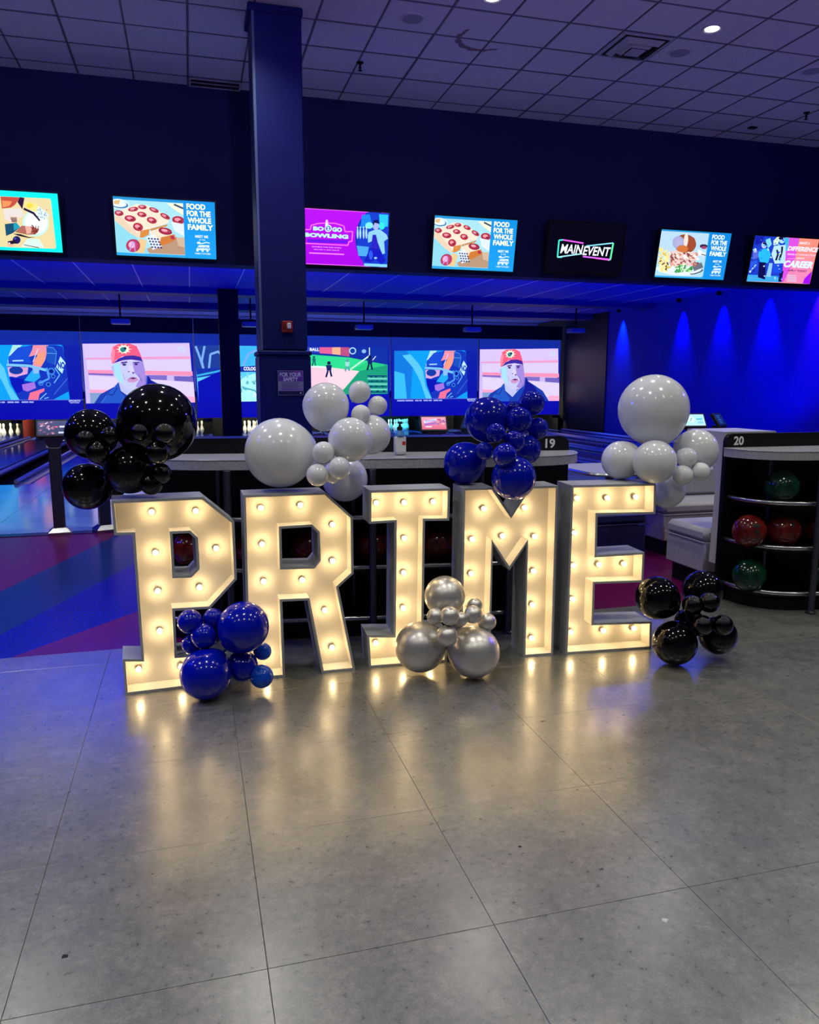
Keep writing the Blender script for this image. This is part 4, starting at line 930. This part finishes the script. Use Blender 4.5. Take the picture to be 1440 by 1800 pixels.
# ================================================================== BALL RACK COUNTERS
def dcurve(a, D, n=40, y0=0.0):
    pts = []
    for i in range(n+1):
        th = PI*i/n; x = -a*math.cos(th)
        pts.append((x, y0-D*max(0, 1-abs(x/a)**6)**.4))
    return pts
def ball_rack(name_label, num, cx, cy, rz, top_label, half=1.17):
    t = thing('ball_rack', name_label, 'ball rack', (cx, cy, 0), rz)
    r = .05
    prof = [(-half, 0), (half, 0)] + [(half-r+r*math.cos(a), 1.135-r+r*math.sin(a)) for a in (0, .5, 1.05, PI/2)] + [(-half+r-r*math.sin(a), 1.135-r+r*math.cos(a)) for a in (0, .5, 1.05, PI/2)]
    mb = MB().prism(prof, 0, .035); mb.v = [(x, z, y) for x, y, z in mb.v]
    part('back_panel', mb, M_BLACK, t)
    tz = 1.12 if num == '19' else 1.145
    sh = MB().prism([(.036, .24), (.12, .24), (.10, .80), (.14, .90), (.45, 1.02), (.47, 1.08), (.45, tz), (.036, tz)], -half+.01, (half-.01 if num == '19' else -half+.42))
    sh.v = [(z, x, y) for x, y, z in sh.v]; part('seat_shell', sh, M_BLACK if num == '19' else M_WSHELL, t)
    pl = MB().prism(dcurve(half-.06, .40), .0, .075); part('plinth', pl, M_BLACKM, t)
    for z in (.085, .385, .675):
        part('shelf', MB().prism(dcurve(half-.05, .40), z, z+.018), M_BLACK, t)
        part('rail', MB().tube([(x, y, z+.035) for x, y in dcurve(half-.045, .435)], .015, 10), M_STEEL, t, True)
    for x in (-.80, 0, .80):
        part('post', MB().tube([(x, -.452, 0), (x, -.452, .985)], .021, 14).lathe([(.032, 0), (.032, .012), (.021, .02)], 14, (x, -.452, 0)), M_DSTEEL, t, True)
        part('inner_post', MB().tube([(x-.09, -.10, .10), (x-.09, -.10, .985)], .016, 10), M_DSTEEL, t, True)
    dg = lettering('number', num, t, (half-.155 if num == '19' else -half+.055), 1.058, .060, -.0015, M_WHITE, .03)
    # the quartz worktop is a slab of its own
    c = thing('worktop', top_label, 'worktop', (cx, cy, .986), rz)
    out = dcurve(half+.02, .415, 48, -.004)
    top = MB().prism(out, 0, .058)
    part('slab', top, M_QUARTZ, c)
    part('edge_band', MB().tube([(x, y, .055) for x, y in out], .004, 6), M_QUARTZ, c, True)
    return t
ball_rack('black ball rack with counter numbered 19 behind the lit letters', '19', 1.03, 4.70, math.radians(-8), 'grey speckled stone worktop behind the lit letters', 1.293)
ball_rack('black curved ball rack numbered 20 at the right edge', '20', 4.60, 4.45, 0, 'grey speckled stone worktop of the rack at the right edge')

ball_me = {}
def ball(p, m, rot, label, grp):
    if m.name not in ball_me: ball_me[m.name] = MB().sphere((0, 0, 0), .108, 30, 18).mesh('bowling_ball', m, 'all')
    o = link('bowling_ball', ball_me[m.name], None, p, label, 'bowling ball', grp)
    for ax, az in ((-.10, .16), (.10, .16), (0, -.22)):
        d = Vector((math.sin(ax), -math.cos(ax)*math.cos(az+rot[0]), math.sin(az+rot[0])))
        d = Matrix.Rotation(rot[1], 3, 'Z') @ d
        q = d.to_track_quat('Z', 'Y')
        h = MB().lathe([(0, .1078), (.013, .1079), (.0145, .1072)], 12); h.xf(q.to_matrix().to_4x4())
        part('finger_hole', h, M_HOLE, o, True)
def shelf_ball(px, py, Y, zs, m, rot, label, grp='balls in the rack numbered 20'):
    p_ = onY(px, py, Y); ball((p_.x, Y, zs+.018+.109), m, rot, label, grp)
shelf_ball(1375, 858, 4.20, .675, M_GREEN, (.9, .6), 'dark green bowling ball on the top shelf of the right rack')
shelf_ball(1318, 930, 4.24, .385, M_RED, (.35, -.25), 'red bowling ball with finger holes at the left of the middle shelf')
shelf_ball(1378, 935, 4.20, .385, M_RED, (.75, -.1), 'red bowling ball in the middle of the middle shelf at right')
shelf_ball(1440, 935, 4.18, .385, M_RED, (1.2, 1.5), 'red bowling ball cut by the right edge of the photo')
shelf_ball(1318, 1005, 4.24, .085, M_GREEN, (1.2, 2.0), 'green bowling ball at the left of the bottom shelf')
shelf_ball(1437, 1012, 4.18, .085, M_GREEN, (1.2, 1.0), 'green bowling ball on the bottom shelf cut by the right edge')
RK = Matrix.Translation((1.03, 4.70, 0)) @ Matrix.Rotation(math.radians(-8), 4, 'Z')
for x, z, m, lab in ((-1.04, .385, M_RED, 'red bowling ball seen through the hole of letter P'), (-.36, .385, M_RED, 'dark red bowling ball seen through the hole of letter R'), (.02, .385, M_RED, 'dark red bowling ball seen between letters R and I'),
                     (.40, .385, M_RED, 'dark red bowling ball seen between letters I and M'), (-.70, .385, M_RED, 'dark red bowling ball behind the right bar of letter P')):
    ball(RK @ Vector((x, -.24, z+.018+.109)), m, (.6, .4), lab, 'balls in the rack numbered 19')

# hand sanitizer on the worktop
p_ = onZ(703, 800, 1.044); BZ = .986+.058
t = thing('pump_bottle', 'clear hand sanitizer pump bottle standing on the worktop', 'bottle', (p_.x, p_.y, BZ))
part('body', MB().bbox((-.034, -.024, 0), (.034, .024, .115), .010), M_GLASSB, t, True)
part('shoulder', MB().lathe([(.030, .113), (.026, .130), (.014, .143), (.013, .150)], 18), M_GEL, t, True)
part('label', MB().box((-.031, -.0246, .022), (.031, -.0242, .100)), M_LABELW, t)
part('red_mark', MB().box((.008, -.0250, .060), (.029, -.0247, .082)), M_LABELR, t)
part('pump_collar', MB().lathe([(.016, .148), (.016, .165), (.009, .168), (.006, .185)], 16), M_PLASTIC, t, True)
part('pump_head', MB().bbox((-.012, -.03, .184), (.012, .012, .198), .004), M_PLASTIC, t)
part('dip_tube', MB().tube([(.004, 0, .01), (.003, 0, .15)], .003, 8), M_TRIMW, t)

# ================================================================== SEATS AND TABLE
def bench(label, x0, y0, x1, y1, seat=.45, back=None, m=None, base=None):
    t = thing('lounge_bench', label, 'bench', (x0, y0, 0))
    w_, d_ = x1-x0, y1-y0
    part('base', MB().box((.04, .04, 0), (w_-.04, d_-.04, .13)), base or M_BLACKM, t)
    part('seat_box', MB().bbox((0, 0, .13), (w_, d_, seat-.10), .012), m or M_WVINYL, t, True)
    part('cushion', MB().bbox((-.008, -.008, seat-.10), (w_+.008, d_+.008, seat), .03), m or M_WVINYL, t, True)
    part('welt', MB().tube([(-.009, -.009, seat-.098), (w_+.009, -.009, seat-.098), (w_+.009, d_+.009, seat-.098), (-.009, d_+.009, seat-.098), (-.009, -.009, seat-.098)], .005, 6), m or M_WVINYL, t, True)
    if back: part('backrest', MB().bbox((0, d_-.12, seat), (w_, d_, back), .03), m or M_WVINYL, t, True)
    return t
bench('white upholstered bench end beside the rack numbered 20', 3.47, 4.66, 4.9, 5.13)
bench('white bench with low backrest farther behind the white balloons', 3.86, 5.75, 5.4, 6.25, .46, .72)
bench('dark blue bench seen through the upper gap of letter E', 2.50, 5.33, 3.42, 5.83, .48, None, mat('navy_vinyl', (.012, .014, .10), .4, noise=.1), M_BLACKM)
bench('white bench behind the end of the counter numbered 19', 2.42, 6.55, 3.0, 7.3, .50, .66)
def cafe_table(label, x, y, w_, d_, z, leg):
    t = thing('lounge_table', label, 'table', (x, y, 0))
    r = .16; out = []
    for cx, cy, a0 in ((w_-r, d_-r, 0), (r, d_-r, 90), (r, r, 180), (w_-r, r, 270)):
        for k in range(7):
            a = math.radians(a0+15*k); out.append((cx+r*math.cos(a), cy+r*math.sin(a)))
    part('table_top', MB().prism(out, z-.03, z), mat('white_table_top', (.50, .50, .56), .25, noise=.03), t)
    part('edge', MB().tube([(x_, y_, z-.015) for x_, y_ in out+[out[0]]], .014, 6), M_STEEL, t, True)
    part('pedestal', MB().tube([leg+(.03,), leg+(z-.03,)], .038, 16), M_DSTEEL, t, True)
    part('foot_disc', MB().lathe([(0, 0), (.22, 0), (.22, .012), (.05, .03), (.04, .05)], 24, leg+(0,)), M_DSTEEL, t, True)
cafe_table('white lounge table lit blue behind the white balloons of letter E', 3.10, 5.58, .78, .80, .755, (.42, .52))

# ================================================================== MARQUEE LETTERS
LDEPTH, LREC, LT = .20, .10, .012
def inset(poly, t):
    """offset a closed polygon (counter-clockwise) inwards by t"""
    n = len(poly); out = []
    for i in range(n):
        p0, p1, p2 = (Vector(poly[(i-1) % n]), Vector(poly[i]), Vector(poly[(i+1) % n]))
        e1 = (p1-p0).normalized(); e2 = (p2-p1).normalized()
        n1 = Vector((-e1.y, e1.x)); n2 = Vector((-e2.y, e2.x))
        d = n1+n2; k = t/max(.25, (1+n1.dot(n2)))
        out.append((p1.x+d.x*k, p1.y+d.y*k))
    return out
def area(p): return sum(p[i][0]*p[(i+1) % len(p)][1]-p[(i+1) % len(p)][0]*p[i][1] for i in range(len(p)))/2
bulb_me = MB().sphere((0, 0, 0), .0125, 12, 7).mesh('bulb', M_BULB, 'all')
sock_me = MB().lathe([(.010, .032), (.013, .030), (.013, .012), (.009, .010)], 14, (0, 0, 0), 'Y').mesh('socket', M_SOCKET, 'all')
def marquee(ch, base_px, ang, outer_px, holes_px, bulbs_px, label, top=.93):
    o3 = onZ(*base_px); a = math.radians(ang)
    n = Vector((math.sin(a), -math.cos(a), 0)); s_ = Vector((math.cos(a), math.sin(a), 0))
    def loc(p, back=0.0):
        q = onP(p[0], p[1], o3-n*back, n)-o3; return (q.dot(s_), q.z)
    outer = [loc(p) for p in outer_px]
    outer = [(x, 0.0 if z < .035 else (top if z > top-.035 else z)) for x, z in outer]
    if area(outer) < 0: outer = outer[::-1]
    holes = []
    for h in holes_px:
        q = [loc(p) for p in h]
        if area(q) < 0: q = q[::-1]
        holes.append(q)                                   # lit edge of the hole; the opening is smaller by the board
    t = thing('marquee_letter', label, 'marquee letter', o3, a, 'lit marquee letters')
    inner = inset(outer, LT)
    opens = [inset(h, LT) for h in holes]
    # outer walls and rim
    mb = MB(); N = len(outer)
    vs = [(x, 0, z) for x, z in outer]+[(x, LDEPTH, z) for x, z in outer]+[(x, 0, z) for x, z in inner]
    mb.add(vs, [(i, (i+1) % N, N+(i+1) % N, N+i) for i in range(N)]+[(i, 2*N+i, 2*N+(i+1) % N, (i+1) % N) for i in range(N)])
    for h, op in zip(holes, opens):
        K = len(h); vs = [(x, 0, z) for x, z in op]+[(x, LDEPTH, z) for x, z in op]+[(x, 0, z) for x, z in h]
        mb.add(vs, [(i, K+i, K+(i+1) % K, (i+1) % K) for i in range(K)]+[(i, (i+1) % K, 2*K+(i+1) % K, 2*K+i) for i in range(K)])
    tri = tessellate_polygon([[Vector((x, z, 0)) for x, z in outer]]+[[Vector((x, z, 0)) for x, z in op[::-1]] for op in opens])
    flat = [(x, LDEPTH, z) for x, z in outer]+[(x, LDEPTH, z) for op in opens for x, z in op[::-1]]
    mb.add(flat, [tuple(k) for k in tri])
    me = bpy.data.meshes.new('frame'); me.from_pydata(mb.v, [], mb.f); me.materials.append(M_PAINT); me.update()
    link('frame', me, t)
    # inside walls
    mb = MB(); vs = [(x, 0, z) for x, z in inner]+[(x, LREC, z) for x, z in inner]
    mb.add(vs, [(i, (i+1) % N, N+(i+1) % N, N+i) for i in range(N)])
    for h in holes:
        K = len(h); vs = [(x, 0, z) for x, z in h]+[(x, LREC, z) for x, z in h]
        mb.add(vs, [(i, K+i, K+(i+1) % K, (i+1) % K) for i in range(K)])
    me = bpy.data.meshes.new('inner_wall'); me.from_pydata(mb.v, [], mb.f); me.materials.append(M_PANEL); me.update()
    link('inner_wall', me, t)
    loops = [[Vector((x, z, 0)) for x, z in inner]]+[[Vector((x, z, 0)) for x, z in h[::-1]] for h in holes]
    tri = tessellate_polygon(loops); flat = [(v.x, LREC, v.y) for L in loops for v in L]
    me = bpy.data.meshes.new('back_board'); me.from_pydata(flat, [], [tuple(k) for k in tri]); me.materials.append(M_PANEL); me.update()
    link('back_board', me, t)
    for p in bulbs_px:
        x, z = loc(p, LREC-.032)
        b = link('bulb', bulb_me, t, (x, LREC-.032, z)); link('socket', sock_me, b)
    return t
def Z(s_, ox, oy, pts): return [(ox+x/s_, oy+y/s_) for x, y in pts]
A = lambda *p: Z(6, 190, 840, p); B = lambda *p: Z(6, 190, 1030, p)
marquee('P', (220, 1222), 4.0,
    A((28, 205), (1000, 182), (1332, 462), (1360, 1070)) + B((1078, 240), (705, 262), (728, 735)) + [(347, 1149.5), (351, 1203)] + B((180, 1152), (152, 772), (352, 772)) + A((258, 600), (65, 605)),
    [A((650, 565), (865, 555), (948, 630), (967, 962), (880, 1052), (678, 1060))],
    A((460, 360), (925, 350), (500, 790), (1140, 745), (525, 1195), (965, 1155)) + B((545, 475), (322, 880), (770, 850)),
    'lit white marquee letter P with slab feet, leftmost of the word')
Cz = lambda *p: Z(6.26, 410, 840, p); D = lambda *p: Z(6.26, 410, 1020, p)
marquee('R', (436, 1196), .3,
    Cz((110, 180), (1015, 150), (1318, 430), (1325, 1055), (1160, 1205)) + D((1345, 985), (975, 1022), (818, 222), (540, 235), (572, 1060)) + [(436, 1196)],
    [Cz((503, 535), (870, 512), (955, 595), (965, 910), (895, 998), (515, 1010))],
    Cz((305, 330), (740, 300), (1095, 515), (320, 730), (1095, 915), (335, 1140), (760, 1125)) + D((1010, 330), (1090, 742), (350, 425), (365, 835)),
    'lit white marquee letter R under the white balloon cluster')
Ez = lambda *p: Z(7.58, 620, 830, p); Fz = lambda *p: Z(5.143, 620, 1000, p)
marquee('I', (648.8, 1174), -2.8,
    Ez((220, 250), (1300, 205), (1288, 645), (965, 650)) + Fz((640, 565)) + [(787, 1108), (785.3, 1163.3)] + Fz((148, 895), (130, 600), (370, 600)) + Ez((558, 668), (218, 690)), [],
    Ez((318, 410), (690, 405), (1075, 395), (690, 880)) + [(710, 1007), (709, 1069)] + Fz((210, 670), (455, 660), (700, 650)),
    'lit white marquee letter I in the middle of the word')
G = lambda *p: Z(5.295, 780, 830, p)
marquee('M', (808.7, 1163), -3.6,
    G((182, 145), (460, 140), (628, 395), (800, 140), (1065, 135), (1018, 1700), (742, 1715), (772, 672), (612, 915), (460, 672)) + [(862, 1158.5), (808.7, 1163)], [],
    G((375, 340), (755, 330), (268, 625), (550, 595), (848, 600), (258, 945), (838, 922), (828, 1235), (822, 1545), (250, 1265), (240, 1570)),
    'lit white marquee letter M under the blue balloon cluster')
Hz = lambda *p: Z(5.295, 960, 830, p)
marquee('E', (994, 1150.1), -4.3,
    Hz((238, 130), (1025, 105), (1018, 390), (480, 400), (472, 772), (918, 745), (905, 1025), (455, 1040), (443, 1405), (985, 1390), (980, 1640), (180, 1695)), [],
    Hz((290, 243), (573, 240), (838, 230), (268, 565), (258, 870), (495, 860), (728, 855), (248, 1183), (235, 1490), (535, 1475), (820, 1455)),
    'lit white marquee letter E, rightmost of the word')

# ================================================================== BALLOON CLUSTERS
def balloon_mesh(name, m):
    seg, rings = 32, 22; prof = []
    for i in range(rings+1):
        th = PI*i/rings; z = -math.cos(th); r = math.sin(th)
        if z < 0: r *= 1-.10*z*z*z*z; z *= 1+.10*abs(z)**3          # slightly drawn out towards the knot
        prof.append((max(0, r), z))
    prof[0] = (.0, -1.10); prof[-1] = (0, 1.0)
    prof = [(0, -1.17), (.07, -1.165), (.03, -1.12), (.05, -1.095)] + prof[2:]
    return MB().lathe(prof, seg).mesh(name, m, 'all')
BM = {}
def cluster(label, D0, items, m, floor=False, lift=0.0, alt=None):
    """items: x, y, radius in the photo, offset in depth (m, + is farther)"""
    pts = []
    for it in items:
        x, y, r, dd = it[:4]; D_ = D0+dd
        pts.append((CAM+ray(x, y)*D_, r*D_/F_PX, it[4] if len(it) > 4 else None))
    big = sum(p[1]**3 for p in pts); c = Vector((0, 0, 0))
    for p in pts: c += p[0]*(p[1]**3/big)
    z0 = min(p[0].z-p[1] for p in pts)
    base = Vector((c.x, c.y, 0 if floor else z0))
    t = thing('balloon_cluster', label, 'balloon cluster', base)
    for pos, r, mm in pts:
        mt = mm or m
        if mt.name not in BM: BM[mt.name] = balloon_mesh('balloon', mt)
        if floor and pos.z-r < 0.004: pos = Vector((pos.x, pos.y, r+.003))
        o = link('balloon', BM[mt.name], t, pos-base)
        d = (pos-c); d = d if d.length > .01 else Vector((0, 0, 1))
        o.rotation_mode = 'QUATERNION'; o.rotation_quaternion = d.to_track_quat('Z', 'Y'); o.scale = (r, r, r)
    return t
cluster('black balloon cluster resting on top of letter P', depth_of((-.25, 3.86, 1.0)), [
    (277, 743, 68, .02), (160, 763, 44, .0), (153, 855, 41, .10), (228, 826, 42, -.02), (150.5, 774, 17, -.16), (193, 767, 17, -.13), (172, 795, 20, -.15), (246, 760, 15, -.20), (289.5, 762, 18, -.22), (278, 795, 21, -.18),
    (283, 832, 18, -.05), (266, 850, 20, -.04), (195, 850, 28, .28)], M_BLACKB)
cluster('white balloon cluster resting on top of letter R', depth_of((.50, 3.88, 1.0)), [
    (492, 796, 61, -.02), (573, 714, 41, .05), (616, 773, 39, -.10), (652, 764, 35, .10), (632.5, 689, 19.5, .10), (664, 713, 17, .12), (634.6, 728.5, 17, .02), (569, 796, 20, -.16), (558.5, 835, 20, -.17), (597, 823, 20, -.19), (585, 838, 12, -.12), (606.5, 842, 40, .33)], M_WHITEB)
cluster('royal blue balloon cluster resting on top of letter M', depth_of((1.60, 3.82, 1.0)), [
    (857, 738, 40, .05), (817, 814, 37, .02), (903, 840, 39, -.22), (936, 708.6, 21.5, .06), (945, 753, 19, .10), (913, 738, 23, -.03), (904, 718, 13, .04), (872, 761, 17, -.17), (904, 776, 19, -.14), (887.5, 800, 21, -.30), (851.5, 793, 16, -.15), (925, 790, 26, .05)], M_BLUEB)
cluster('white balloon cluster topped by one big balloon on letter E', depth_of((2.35, 3.80, 1.0)), [
    (1149, 720, 61, .06), (1092, 809, 34, .06), (1151, 812, 38, -.10), (1224, 792, 38, .10), (1172, 860, 33, .30), (1207.5, 804.5, 17.5, -.04), (1200.5, 835.5, 17.5, -.07), (1232, 829, 16, -.05)], M_WHITEB)
def floor_depth(x, y, rpx):
    D_ = 3.5
    for _ in range(30):
        r = rpx*D_/F_PX; d = ray(x, y); D_ = (r-CAM_H)/d.z
    return D_
Db = floor_depth(361.7, 1186, 44.5)
cluster('blue balloon cluster on the floor before letter P', Db, [
    (427.7, 1102, 45, .045), (361.7, 1186, 44.5, 0), (334, 1093, 22, .03), (375, 1087, 18, .085), (358, 1118, 22, .02), (336, 1133, 17, .07), (461.7, 1145, 15.5, .16, M_SKYB), (460, 1189, 20.5, .09, M_SKYB), (426.7, 1171, 27, .10)], M_BLUEB, True)
Ds = floor_depth(833, 1147, 45.5)
cluster('silver balloon cluster on the floor before letters I and M', Ds, [
    (782, 1048, 36, .04), (739, 1137, 44.5, .04), (833, 1147, 45.5, 0), (765.4, 1083.6, 15, -.10), (790.7, 1082.6, 17, -.14), (809.6, 1088.5, 13, -.09), (832, 1080, 16, -.06), (835, 1064, 13, .02), (857, 1093, 15.5, .02), (786, 1117.6, 19, -.13)], M_SILVER, True)
Dk = floor_depth(1186.5, 1131, 38.5)
cluster('black balloon cluster on the floor beside letter E', Dk, [
    (1156, 1051, 38, .07), (1235.4, 1037.6, 35, .16), (1186.5, 1131, 38.5, 0), (1262, 1117, 33, .08), (1217.7, 1064, 18, -.05), (1247, 1059, 18, -.06), (1235.5, 1099, 18, -.09), (1270.6, 1099, 18, -.10), (1212, 1095, 26, .10)], M_BLACKB, True)
